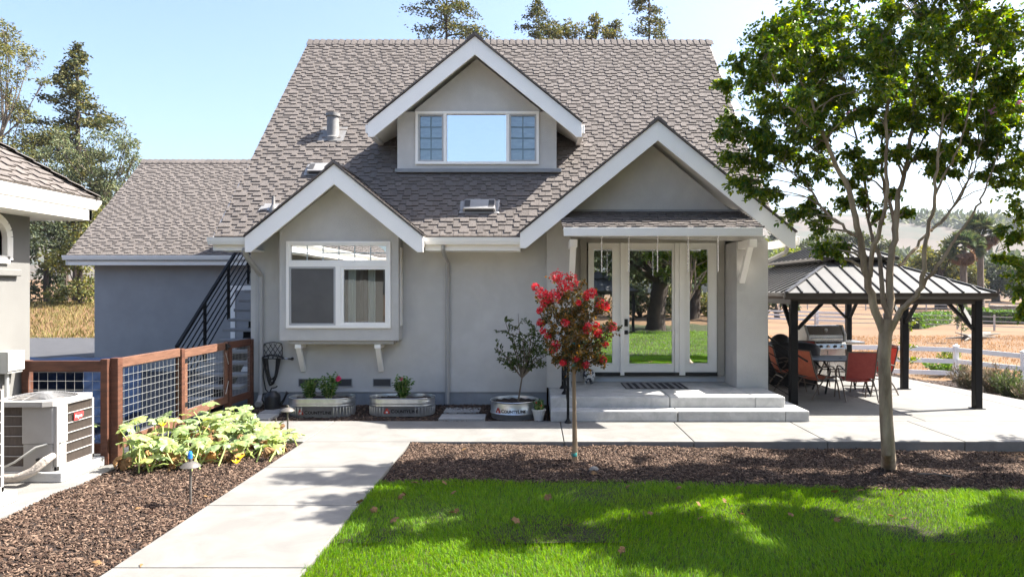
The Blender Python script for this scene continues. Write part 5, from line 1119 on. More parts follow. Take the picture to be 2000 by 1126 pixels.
railfence('pasture_fence', 'weathered grey rail fence crossing the dry field beyond the white fence', [(23.5, 58), (33, 54), (37, 47), (33, 36)], 1.2, (.35, .7, 1.05), .10, far_fence_m, None, .06, False, 2.4, .03)
railfence('pasture_fence', 'faint grey rail fence higher up the dry slope below the distant trees', [(30, 96), (48, 92), (62, 88)], 1.2, (.4, .8, 1.1), .12, far_fence_m, None, .08, False, 3.5, .03)

# fallen log
t = thing('fallen_log', 'grey fallen tree trunk with bare roots lying in the dry field', 'log', (27, 42, hgt(27, 42)))
W = MB(); z = hgt(27, 42); W.tube([(26.2, 42, z + .05), (27.3, 43, z + .15), (28.6, 44, z + .22), (29.6, 45, z + .25)], [.26, .25, .2, .1], 9); 
for q_ in ((25.3, 41.6, z + .5), (25.2, 42.4, z + .1), (25.6, 41.2, z + .05), (28.9, 43.4, z + .1), (29.6, 44, z + .3)): W.tube([(27, 42.6, z + .2), q_], [.12, .03], 6)
W.build('trunk', driftwood, t, True)
# ================================================================== trees and planting
def clump_points(c, r, n, g, shell=.45):
    d = rand_dirs(n, g); rr = r * (shell + (1 - shell) * g.random((n, 1))) ** .8; p = np.array(c) + d * rr * np.array([1, 1, .78]); return p, d
def px_tree(name, label, cat, d, base_px, clusters, lmat, ll, lw, dens, bmat, seed, trunk_r=.3, group=None, droop=.3, depth=.5, lean_px=0, shell=.35, base_z=None, sub=5):
    """tree at distance d: crown built from leaf clumps, one limb to each clump"""
    g = np.random.default_rng(seed); bx_ = (base_px - CX) * d / F; z0 = hgt(bx_, d) if base_z is None else base_z
    t = thing(name, label, cat, (bx_, d, z0), group); W = MB(); PP = []; DD = []; LL = []
    ys_ = [HC - (c[1] - CY) * d / F for c in clusters]; zm = z0 + (max(ys_) - z0) * .8; top = Vector(((clusters[0][0] - CX) * d / F, d, zm))
    B = Vector((bx_, d, z0 - .2)); sp = [B.lerp(top, f) + Vector((g.normal() * .03 * f * (zm - z0), g.normal() * .03 * f * (zm - z0), 0)) for f in (0, .25, .5, .75, 1)]
    W.tube(sp, [trunk_r * 1.25, trunk_r, trunk_r * .8, trunk_r * .55, trunk_r * .2], 8)
    for px, py, rp in clusters:
        r = rp * d / F; c = Vector(P(px, py, d)); c.y += g.uniform(-1, 1) * depth * r * 2.2
        f = max(.15, min(.9, (c.z - r - z0) / max(.5, zm - z0) * .75)); s = sp[0].lerp(sp[4], f); s = min((Vector(q) for q in [sp[0].lerp(sp[1], u) for u in (0, .5)] + [sp[i].lerp(sp[i + 1], u) for i in range(1, 4) for u in (0, .25, .5, .75)]), key=lambda q_: (q_ - s).length)
        m = s.lerp(c, .5) + Vector((0, 0, -.12 * (c - s).length)); W.tube([s, m, c], [trunk_r * .30, trunk_r * .20, trunk_r * .06], 5)
        for k in range(sub):
            e = c + Vector(g.normal(size=3)).normalized() * r * g.uniform(.5, .95); W.tube([m.lerp(c, .6), c.lerp(e, .5) + Vector((0, 0, .05 * r)), e], [trunk_r * .09, trunk_r * .06, trunk_r * .02], 4)
            n = int(dens * r * r * .55) + 4; p, dd = clump_points(e, r * .48, n, g, shell); PP.append(p); DD.append(dd + np.array([0, 0, -droop]) + g.normal(size=p.shape) * .5)
        n = int(dens * r * r) + 4; p, dd = clump_points(c, r * .9, n, g, shell); PP.append(p); DD.append(dd + np.array([0, 0, -droop]) + g.normal(size=p.shape) * .5)
    W.build('trunk', bmat, t, True)
    pos = np.concatenate(PP); dr = np.concatenate(DD); n = len(pos)
    leaves('crown', pos, dr, rand_dirs(n, g), g.uniform(ll * .55, ll, n), lw, lmat, t); return t
def conifer(name, label, d, px, y_top, y_bot, prof, lmat, seed, group=None, nb=60, ll=.42, lw=.16, dens=26, tr=.28, base_z=None, droop=-.12):
    g = np.random.default_rng(seed); bx_ = (px - CX) * d / F; z0 = hgt(bx_, d) if base_z is None else base_z; t = thing(name, label, 'tree', (bx_, d, z0), group)
    zt = HC - (y_top - CY) * d / F; zb_ = HC - (y_bot - CY) * d / F; W = MB(); W.tube([(bx_, d, z0 - .2), (bx_, d, (z0 + zt) / 2), (bx_, d, zt)], [tr, tr * .6, .02], 8); PP = []; DD = []
    for i in range(nb):
        f = ((i + g.random()) / nb) ** 1.1; z = zt + (zb_ - zt) * f; py = CY - (z - HC) * F / d; r = np.interp(py, [p[0] for p in prof], [p[1] for p in prof]) * d / F * g.uniform(.45, 1.12); a = g.uniform(0, 6.283)
        s = Vector((bx_, d, z)); e = s + Vector((math.cos(a) * r, math.sin(a) * r, droop * r + g.normal() * .12 * r)); m = s.lerp(e, .5) + Vector((0, 0, .06 * r)); W.tube([s, m, e], [tr * .16, tr * .10, tr * .03], 4)
        n = int(dens * (r + .35)); u = g.uniform(.22, 1.05, (n, 1)) ** .8; p = np.array(s) * (1 - u) + np.array(e) * u + g.normal(size=(n, 3)) * (.10 + .09 * r) * np.array([1, 1, .55]); PP.append(p)
        dv = np.tile(np.array(e - s) / max(r, .1), (n, 1)) * .7 + g.normal(size=(n, 3)) * .7; DD.append(dv)
    W.build('trunk', bark_dark, t, True); pos = np.concatenate(PP); dr = np.concatenate(DD)
    leaves('crown', pos, dr, rand_dirs(len(pos), g), g.uniform(ll * .5, ll, len(pos)), lw, lmat, t); return t

# left background
px_tree('eucalyptus_tree', 'tall loose eucalyptus at the left edge reaching high into the sky', 'tree', 47, 8, [(18, 120, 34), (15, 62, 26), (44, 105, 22), (-8, 80, 34), (12, 165, 34), (48, 150, 15), (76, 158, 13), (-5, 205, 36), (34, 220, 30), (58, 268, 28), (20, 268, 36), (76, 300, 22), (40, 310, 36), (0, 320, 40)], leaf_euc_ol, .26, .075, 95, bark_grey, 21, .22, 'trees behind the garage', .5, sub=6)
conifer('redwood_tree', 'tall dark conifer with a pointed ragged top behind the garage roof', 50, 152, 86, 440, [(86, 3), (105, 14), (128, 30), (150, 42), (165, 32), (180, 66), (192, 42), (210, 72), (235, 58), (262, 82), (300, 70), (350, 80), (440, 85)], leaf_conifer, 22, 'trees behind the garage', 100, .30, .12, 62, .36)
px_tree('eucalyptus_tree', 'pale weeping eucalyptus nearest the garage ridge', 'tree', 45, 205, [(205, 285, 30), (232, 268, 24), (256, 280, 20), (268, 312, 18), (238, 318, 30), (205, 340, 36), (180, 300, 28), (120, 290, 26), (98, 318, 26), (130, 350, 36), (170, 390, 40), (225, 372, 26), (110, 262, 14), (90, 360, 34)], leaf_euc, .28, .07, 100, bark_grey, 23, .18, 'trees behind the garage', .9, sub=6)
px_tree('olive_bush', 'broad olive green bush under the eucalyptus left of the garage', 'bush', 42, 92, [(90, 430, 40), (72, 480, 36), (110, 470, 34), (84, 530, 36), (100, 570, 30), (66, 575, 26)], leaf_far_dark, .28, .11, 110, bark_dark, 24, .16, 'bushes behind the garage', .2)
px_tree('olive_bush', 'bright edged dark bush close to the garage corner', 'bush', 41, 160, [(150, 450, 38), (180, 430, 34), (140, 510, 36), (172, 500, 34), (150, 560, 32), (185, 560, 30), (125, 575, 22), (200, 480, 30)], leaf_euc_ol, .28, .11, 110, bark_dark, 25, .16, 'bushes behind the garage', .2)
px_tree('olive_bush', 'tall dark bush behind the other two bushes left of the garage', 'bush', 46, 125, [(125, 400, 44), (90, 390, 36), (160, 400, 40), (125, 470, 44), (60, 430, 40), (190, 380, 24)], leaf_far_dark, .28, .12, 110, bark_dark, 26, .2, 'bushes behind the garage', .2)
# behind the roof ridge
conifer('conifer_tree', 'sparse wide conifer rising above the roof left of the dormer peak', 50, 872, -75, 110, [(-75, 10), (-20, 40), (20, 62), (45, 84), (70, 80), (110, 60)], leaf_conifer, 31, 'trees above the roof ridge', 54, .28, .10, 50, .30)
conifer('conifer_tree', 'short thin topped conifer above the roof just right of the dormer peak', 52, 1052, 0, 110, [(0, 5), (15, 20), (40, 40), (80, 36), (110, 40)], leaf_conifer, 32, 'trees above the roof ridge', 40, .26, .09, 54, .2)
px_tree('cypress_tree', 'flat spreading golden green cypress above the middle of the roof ridge', 'tree', 54, 1140, [(1130, 78, 24), (1088, 72, 22), (1108, 55, 15), (1155, 58, 20), (1166, 40, 12), (1188, 52, 14), (1204, 46, 10), (1190, 78, 20), (1070, 88, 20), (1212, 90, 14)], leaf_cypress, .26, .10, 170, bark_dark, 33, .3, 'trees above the roof ridge', 0, sub=6)
conifer('conifer_tree', 'tall ragged conifer with bare branch tips above the right of the roof ridge', 50, 1268, -90, 110, [(-90, 10), (-20, 34), (10, 48), (40, 38), (70, 44), (110, 40)], leaf_conifer, 34, 'trees above the roof ridge', 50, .26, .09, 50, .26)
# far right
px_tree('spreading_tree', 'big rounded olive tree beyond the gazebo left of the palms', 'tree', 96, 1838, [(1835, 515, 40), (1790, 535, 34), (1880, 520, 34), (1812, 498, 26), (1855, 492, 24), (1770, 558, 22), (1820, 555, 36), (1868, 556, 30), (1900, 548, 24)], leaf_euc_ol, .55, .24, 40, bark_dark, 41, .7, 'trees beyond the dry field', .1)
px_tree('spreading_tree', 'dark green tree at the right of the two palms', 'tree', 120, 1945, [(1945, 530, 30), (1920, 545, 28), (1975, 540, 30), (1995, 530, 26), (1960, 560, 28), (1925, 565, 22)], leaf_far_dark, .65, .28, 30, bark_dark, 42, .6, 'trees beyond the dry field', .1)
px_tree('spreading_tree', 'dark tree low at the right edge behind the far white fence', 'tree', 112, 2020, [(2020, 540, 36), (2000, 565, 22), (2040, 560, 30), (1985, 572, 14)], leaf_far, .65, .28, 30, bark_dark, 43, .6, 'trees beyond the dry field', .1)
px_tree('spreading_tree', 'grey green tree mass right behind the gazebo roof top', 'tree', 165, 1640, [(1640, 468, 24), (1605, 472, 22), (1670, 472, 24), (1700, 478, 24), (1575, 485, 20), (1625, 492, 24), (1730, 490, 20), (1680, 500, 22)], leaf_far, .9, .4, 18, bark_dark, 44, .7, 'trees beyond the dry field', .1)
px_tree('spreading_tree', 'pale green rounded tree between house corner and gazebo roof', 'tree', 120, 1540, [(1540, 490, 20), (1520, 500, 20), (1562, 500, 20), (1545, 520, 22), (1510, 525, 20), (1500, 480, 12)], leaf_young, .65, .3, 24, bark_dark, 45, .5, 'trees beyond the dry field', .1)
conifer('conifer_tree', 'small dark pointed conifer on the hill foot right of the house corner', 190, 1517, 446, 480, [(446, 4), (456, 12), (480, 16)], leaf_far_dark, 46, 'trees beyond the dry field', 30, 1.6, .8, 3, .4)
px_tree('shade_tree', 'dark trunked tree far off under the gazebo eave beside the house', 'tree', 72, 1518, [(1516, 585, 12), (1500, 592, 14), (1535, 590, 12), (1552, 596, 8)], leaf_far_dark, .6, .25, 22, bark_dark, 47, .3, 'trees beyond the dry field', .2)
px_tree('spreading_tree', 'grey green tree right behind the right slope of the gazebo roof', 'tree', 132, 1740, [(1745, 524, 26), (1718, 536, 22), (1765, 548, 24), (1700, 520, 18), (1735, 505, 18)], leaf_far, .7, .3, 26, bark_dark, 48, .6, 'trees beyond the dry field', .1)
# palms
def palm(px, py, d, rp, label, seed):
    g = np.random.default_rng(seed); x = (px - CX) * d / F; z0 = hgt(x, d); zt = HC - (py - CY) * d / F; t = thing('palm_tree', label, 'palm tree', (x, d, z0), 'palms beyond the dry field'); W = MB()
    W.tube([(x, d, z0 - .3), (x + .05, d, z0 + .8), (x, d, (z0 + zt) / 2), (x, d, zt)], [.62, .45, .38, .36], 10); W.build('trunk', bark_grey, t, True); r = rp * d / F
    def fan(n, zlo, zhi, mat, nm, rs):
        PP = []; DD = []; NN = []; W = MB()
        for i in range(n):
            a = g.uniform(0, 6.283); el = g.uniform(zlo, zhi); dv = Vector((math.cos(a) * math.cos(el), math.sin(a) * math.cos(el), math.sin(el))); s = Vector((x, d, zt + .1)); c = s + dv * r * .62 * rs; W.tube([s, c], [.05, .03], 4)
            u = dv.cross(Vector(g.normal(size=3)) + Vector((0, 0, .6))).normalized()
            for k in range(15): b = (k - 7) / 7 * 1.45; PP.append(tuple(c)); DD.append(tuple(dv * math.cos(b) + u * math.sin(b) + Vector((0, 0, -.30)))); NN.append(tuple(u.cross(dv)))
        leaves(nm, np.array(PP), np.array(DD), np.array(NN), np.full(len(PP), r * .52 * rs), .075 * r, mat, t)
    fan(46, -.35, 1.45, leaf_palm, 'crown', 1.0); fan(26, -1.25, -.45, leaf_palm_dead, 'dead_fronds', .85)
palm(1882, 488, 84, 36, 'nearer fan palm with a thick skirt of dry fronds', 51); palm(1915, 458, 90, 38, 'taller fan palm to the right with a full green head', 52)
# hillside woodland too small to count
g_ = np.random.default_rng(60); PP = []; DD = []; SZ = []
for i in range(900):
    y = g_.uniform(300, 900); x = y * g_.uniform(.28, .80) if i % 6 else -y * g_.uniform(.5, .85)
    if math.sin(x / 70 + 1) + math.sin(y / 55 + x / 130) < (-.2 if y < 460 else .45) or y > 760: continue
    r = g_.uniform(4, 10); c = np.array([x, y, hgt(x, y) + r * .5]); p, dd = clump_points(c, r, 44, g_); PP.append(p); DD.append(dd); SZ.append(np.full(44, r * .6))
pos = np.concatenate(PP); o = leaves('hillside_woodland', pos, np.concatenate(DD), rand_dirs(len(pos), g_), np.concatenate(SZ), 2.6, leaf_far); o['kind'] = 'stuff'
# hedges, stones
def hedge(p0, p1, w_, h, label, seed):
    g = np.random.default_rng(seed); a = Vector((*p0, 0)); b = Vector((*p1, 0)); L_ = (b - a).length; u = (b - a).normalized(); v = Vector((-u.y, u.x, 0)); z0 = hgt(*p0); t = thing('hedge', label, 'hedge', (*p0, z0), 'clipped hedges in the field'); W = MB(); c = (a + b) / 2
    q = [a + v * (w_ / 2 - .08), b + v * (w_ / 2 - .08), b - v * (w_ / 2 - .08), a - v * (w_ / 2 - .08)]; W.prism([(p.x, p.y) for p in q], 'z', z0 - .3, z0 + h - .08); W.build('core', leaf_far_dark, t)
    n = int(L_ * (w_ + 2 * h) * 55); s = g.random(n) * (w_ + 2 * h); l = g.random(n) * L_; off = np.where(s < h, -w_ / 2, np.where(s < h + w_, s - h - w_ / 2, w_ / 2)); zz = np.where(s < h, s, np.where(s < h + w_, h, 2 * h + w_ - s)) + g.normal(size=n) * .05
    pos = np.array(a)[None] + np.array(u)[None] * l[:, None] + np.array(v)[None] * (off + g.normal(size=n) * .04)[:, None]; pos[:, 2] = z0 + zz; leaves('foliage', pos, rand_dirs(n, g), rand_dirs(n, g), g.uniform(.12, .24, n), .12, leaf_hedge, t)
hedge((29.5, 54), (38, 64), 1.1, 1.0, 'clipped green hedge in the field left of the gazebo right post', 61)
hedge((40.5, 62), (52, 62), 1.2, 1.15, 'clipped green hedge in the field right of the gazebo right post', 62)
hedge((45, 73), (60, 72), 1.2, 1.0, 'farther clipped hedge running behind the stone pillars', 63)
for px, py, lab in ((1946, 603, 'left small stone pillar standing behind the right hedge'), (1971, 607, 'right stone pillar standing behind the right hedge')):
    x, y, _ = G(px, py, -.2); y = min(y, 68); x = (px - CX) * y / F; z = hgt(x, y); W = MB(); W.prism([(x - .42, y - .42), (x + .42, y - .42), (x + .42, y + .42), (x - .42, y + .42)], 'z', z - .2, z + 1.35); W.box(x - .5, x + .5, y - .5, y + .5, z + 1.35, z + 1.5); o = W.build('stone_pillar', stone_m, None, bevel=.05); tag(o, lab, 'pillar', 'stone pillars in the field')
# planting by the fence
def spray(name, label, x, y, n, h, sp, mat, ll, lw, seed, group=None, cat='bush'):
    g = np.random.default_rng(seed); z = hgt(x, y) + .08; t = thing(name, label, cat, (x, y, z), group); W = MB(); PP = []; DD = []
    for i in range(n):
        a = g.uniform(0, 6.283); r = sp * g.random() ** .6; e = Vector((x + math.cos(a) * r, y + math.sin(a) * r, z + h * g.uniform(.55, 1.05) * (1 - .25 * r / sp))); b = Vector((x + math.cos(a) * r * .25, y + math.sin(a) * r * .25, z - .04)); W.tube([b, b.lerp(e, .55) + Vector((0, 0, .04)), e], [.007, .005, .003], 4)
        for k in range(16): f = g.uniform(.15, 1.02); p = b.lerp(e, f); PP.append(tuple(p + Vector(g.normal(size=3) * .02))); DD.append(tuple((e - b).normalized() * .9 + Vector(g.normal(size=3) * .45)))
    W.build('branches', bark_grey, t); pos = np.array(PP); leaves('foliage', pos, np.array(DD), rand_dirs(len(pos), g), g.uniform(ll * .5, ll, len(pos)), lw, mat, t); return t
for px, d, h, sp, lab, sd in ((1893, 21.0, .80, .62, 'wispy grey brown lavender bush left of the gazebo right post', 71), (1940, 20.0, .92, .70, 'tall wispy lavender bush in the middle of the fence bed', 72), (1978, 18.8, .88, .55, 'greener wispy bush beside the right fence post', 73), (2020, 17.5, .8, .6, 'wispy bush at the right edge of the photo', 74)):
    spray('lavender_bush', lab, (px - CX) * d / F, d, 90, h, sp, leaf_lav if sd != 73 else leaf_shrub, .13, .02, sd, 'wispy bushes along the white fence')
spray('green_bush', 'low bright green bush just behind the white fence', (1843 - CX) * 24.6 / F, 24.6, 70, .55, .75, leaf_hedge, .12, .06, 75)
spray('green_bush', 'sparse pale green weed behind the white fence above the low bush', (1852 - CX) * 27.5 / F, 27.5, 40, .8, .5, leaf_young, .12, .05, 76)
def sapling(label, px, d, h, sp, n, mat, seed, ll=.09, lw=.04):
    g = np.random.default_rng(seed); x = (px - CX) * d / F; z = hgt(x, d) + .05; t = thing('sapling', label, 'sapling', (x, d, z)); W = MB(); PP = []; DD = []; W.tube([(x, d, z - .1), (x + .03, d, z + h * .5), (x, d, z + h)], [.022, .015, .004], 6)
    for i in range(n):
        f = g.uniform(.15, 1); a = g.uniform(0, 6.283); r = sp * (1 - .55 * f) * g.uniform(.4, 1); s = Vector((x, d, z + h * f)); e = s + Vector((math.cos(a) * r, math.sin(a) * r, r * .7)); W.tube([s, e], [.006, .002], 4)
        for k in range(13): u = g.uniform(.2, 1.05); PP.append(tuple(s.lerp(e, u))); DD.append(tuple(Vector(g.normal(size=3)) * .8 + (e - s).normalized()))
    W.build('trunk', bark_grey, t); pos = np.array(PP); leaves('crown', pos, np.array(DD), rand_dirs(len(pos), g), g.uniform(ll * .6, ll, len(pos)), lw, mat, t)
sapling('slender yellow green sapling just behind the right middle gazebo post', 1773, 17.9, 2.45, .42, 34, leaf_young, 81)
sapling('thin young conifer sapling standing alone in the dry field', 1877, 40, 2.3, .45, 24, leaf_shrub, 82, .2, .06)

# ================================================================== squash bed
sq = thing('squash_plant', 'sprawling squash plant with big pale leaves and yellowing stems beside the fence', 'squash plant', (-4.3, 8.9, -.03))
g = np.random.default_rng(90); L1 = MB(); L2 = MB(); ST = MB()
def squash_leaf(W, c, r, tilt, yaw, curl, g):
    n = 30; vs = [c]; ax = Vector((math.cos(yaw), math.sin(yaw), 0)); nm = (Vector((0, 0, 1)) + Vector((math.cos(tilt[1]), math.sin(tilt[1]), 0)) * tilt[0]).normalized(); u = (ax - nm * ax.dot(nm)).normalized(); v = nm.cross(u); ph = g.uniform(0, 6)
    rings = (.35, .7, 1.0)
    for f in rings:
        for j in range(n):
            a = 2 * math.pi * j / n; lob = .72 + .22 * abs(math.cos(2.5 * a)) ** .8 + .05 * math.cos(15 * a); notch = 1 - .62 * math.exp(-((abs(a - math.pi)) / .25) ** 2)
            rr = r * f * (1 + (lob * notch - 1) * f); up = r * (.16 * f - curl * f * f) + r * .075 * f * math.cos(5 * a + math.pi) + r * .03 * f * math.sin(11 * a + ph); vs.append(c + u * (math.cos(a) * rr) + v * (math.sin(a) * rr) + nm * up)
    fs = [(0, 1 + j, 1 + (j + 1) % n) for j in range(n)]
    for k in range(2):
        for j in range(n): fs.append((1 + k * n + j, 1 + (k + 1) * n + j, 1 + (k + 1) * n + (j + 1) % n, 1 + k * n + (j + 1) % n))
    W.add(vs, fs)
def bed_ok(x, y):   # main patch, narrowing towards the lamp
    return -5.02 < x < -3.28 and 8.0 < y < 10.6 and y > 8.0 + max(0, (x + 4.2)) * .7 and y < 10.75 - (x + 5) * .62
crowns = []
while len(crowns) < 185:
    x = g.uniform(-5.05, -3.2); y = g.uniform(7.95, 10.7)
    if not bed_ok(x, y): continue
    crowns.append((x, y))
for i, (x, y) in enumerate(crowns):
    edge = min(1, (x + 5.05) / 1.7); hmax = .46 - .30 * edge; h = g.uniform(.07, hmax); r = g.uniform(.07, .145) * (1 - .15 * edge); c = Vector((x, y, h)); b = Vector((x + g.normal() * .12, y + g.normal() * .12, -.02))
    squash_leaf(L1, c, r, (g.uniform(.0, .75), g.uniform(3.6, 6.2) if g.random() < .6 else g.uniform(0, 6.28)), g.uniform(0, 6.28), g.uniform(.05, .5), g); ST.tube([b, b.lerp(c, .6) + Vector((.02, 0, .03)), c], [.010, .008, .006], 5)
for i in range(14):   # leaves behind the wire, by the fence
    x = g.uniform(-5.95, -5.25); y = g.uniform(8.55, 9.9); h = g.uniform(.12, .48); c = Vector((x, y, h)); squash_leaf(L1, c, g.uniform(.10, .16), (g.uniform(.1, .7), g.uniform(0, 6.28)), g.uniform(0, 6.28), g.uniform(.1, .5), g); ST.tube([(x, y + .05, -.05), c], [.010, .006], 5)
for i in range(130):
    x = g.uniform(-5.0, -3.25); y = g.uniform(7.95, 10.5)
    if not bed_ok(x, y): continue
    squash_leaf(L2, Vector((x, y, g.uniform(.01, .16))), g.uniform(.04, .10), (g.uniform(.3, 1.6), g.uniform(0, 6.28)), g.uniform(0, 6.28), g.uniform(.5, 1.3), g)
for i in range(30):
    x = g.uniform(-4.9, -3.5); y = g.uniform(8.1, 10.3)
    if not bed_ok(x, y): continue
    a = g.uniform(0, 6.28); p = Vector((x, y, .0)); pts = [p]
    for k in range(4): a += g.normal() * .5; p = p + Vector((math.cos(a) * .13, math.sin(a) * .13, 0)); p.z = g.uniform(0, .07); pts.append(p)
    ST.tube(pts, .009, 5)
L1.build('foliage', leaf_squash, sq, True, fix=False); L2.build('withered_foliage', leaf_dead, sq, fix=False); ST.build('vine', stem_green, sq, True)
for fx, fy, fz in (P(462, 905, 7.95), P(318, 832, 8.9), P(470, 895, 8.05)):
    W = MB(); c = Vector((fx, fy, fz))
    fv = [c]; ff = []
    for k in range(6): a = k * 1.05; fv += ([c + Vector((math.cos(a - .4) * .035, math.sin(a - .4) * .035, .03)), c + Vector((math.cos(a) * .06, math.sin(a) * .06, .045)), c + Vector((math.cos(a + .4) * .035, math.sin(a + .4) * .035, .03))]); ff.append((0, 3 * k + 1, 3 * k + 2, 3 * k + 3))
    W.add(fv, ff); W.build('flower', petal_yellow, sq, fix=False)

# ================================================================== crape myrtle standard with pink flowers
bx_, by_ = G(1126, 898, -.05)[:2]; D0 = by_
def Q(px, py, dy=0.0): return P(px, py, D0 + dy)
cm_ = thing('flowering_tree', 'small staked tree with bronze leaves and pink red flower heads before the steps', 'tree', (bx_, by_, -.05)); g = np.random.default_rng(101); W = MB(); PP = []; DD = []
W.tube([(bx_, by_, -.1), Q(1123, 800), Q(1122, 740), Q(1121, 690)], [.021, .018, .016, .014], 8)
tips = [(1090, 545, .1), (1112, 548, -.1), (1045, 565, 0), (1060, 585, .2), (1080, 580, -.2), (1145, 570, .1), (1162, 585, -.1), (1180, 590, .1), (1120, 580, .2), (1100, 610, -.25), (1062, 620, -.15), (1068, 655, .1), (1150, 630, -.2), (1170, 640, .2), (1192, 640, 0), (1185, 665, -.1), (1140, 600, .25), (1085, 670, -.2), (1160, 690, .1), (1178, 705, -.05), (1095, 705, .1), (1130, 650, -.3), (1110, 650, .3), (1145, 715, -.15), (1075, 690, .15), (1120, 700, -.2)]
for px, py, dy in tips:
    e = Vector(Q(px, py, dy)); s = Vector(Q(1121, 715 - (720 - py) * .25)); m = s.lerp(e, .55) + Vector((0, 0, .05)); W.tube([s, m, e], [.008, .006, .003], 5)
    for k in range(9):
        f = g.uniform(.3, 1); p = m.lerp(e, f * 2 - 1) if f > .5 else s.lerp(m, f * 2); d = Vector(g.normal(size=3)).normalized(); q_ = p + d * g.uniform(.08, .2); W.tube([p, q_], [.003, .0015], 4)
        for j in range(23): u = g.uniform(.1, 1.1); PP.append(tuple(p.lerp(q_, u) + Vector(g.normal(size=3) * .018))); DD.append(tuple(Vector(g.normal(size=3)) + d * .5))
W.build('trunk', bark_tan, cm_, True); pos = np.array(PP); leaves('crown', pos, np.array(DD), rand_dirs(len(pos), g), g.uniform(.030, .052, len(pos)), .024, leaf_myrtle, cm_)
W = MB(); sx_, sy_, _ = Q(1121, 700, -.045); W.prism([(sx_ - .02, sy_ - .02), (sx_ + .02, sy_ - .02), (sx_ + .02, sy_ + .02), (sx_ - .02, sy_ + .02)], 'z', -.12, 1.72); W.build('stake', stake_m, cm_, bevel=.003)
for z_ in (.03, 1.15, 1.42): W = MB(); W.lathe([(.034, -.02), (.036, 0), (.034, .02)], (sx_ + .005, sy_ + .02, z_), 12, 1, 1.5); W.build('tie', tie_teal, cm_, fix=False)
heads = [(1088, 540, 17, 0), (1112, 550, 24, -.1), (1098, 560, 15, 0), (1046, 560, 9, 0), (1058, 572, 14, .05), (1070, 580, 15, -.1), (1085, 578, 17, -.1), (1062, 592, 11, 0), (1054, 606, 7, 0), (1156, 572, 13, -.1), (1144, 578, 10, 0), (1172, 592, 13, 0), (1184, 597, 10, -.1), (1147, 640, 13, -.2), (1163, 634, 8, 0), (1196, 637, 11, 0), (1056, 630, 9, -.1), (1060, 645, 7, 0), (1104, 630, 9, -.3), (1085, 673, 10, -.2), (1080, 683, 7, -.1), (1178, 702, 8, -.1), (1100, 708, 7, -.1), (1144, 712, 8, -.15), (1070, 655, 6, 0), (1168, 650, 9, -.1), (1130, 590, 6, -.2), (1182, 672, 7, 0), (1125, 700, 6, -.2), (1165, 655, 7, .0)]
for px, py, rp, dy in heads:
    c = Vector(Q(px, py, dy)); r = rp * .86 * D0 / F; W = MB(); n = int(10 + rp * 3.6)
    for k in range(n):
        d = Vector(g.normal(size=3)).normalized(); p = c + d * r * g.uniform(.45, 1.0); a = Vector(g.normal(size=3)).normalized(); b = d.cross(a).normalized(); a = b.cross(d); s_ = .016 * g.uniform(.7, 1.35)
        for t_ in range(2): aa = a * math.cos(t_ * 1.6) + b * math.sin(t_ * 1.6); bb = b * math.cos(t_ * 1.6) - a * math.sin(t_ * 1.6); W.add([p, p + aa * s_ + bb * s_ * .6 + d * s_ * .5, p + aa * s_ * 1.7 + d * s_ * .3, p + aa * s_ - bb * s_ * .6 + d * s_ * .6], [(0, 1, 2, 3)])
    W.build('flower', petal_red, cm_, fix=False)

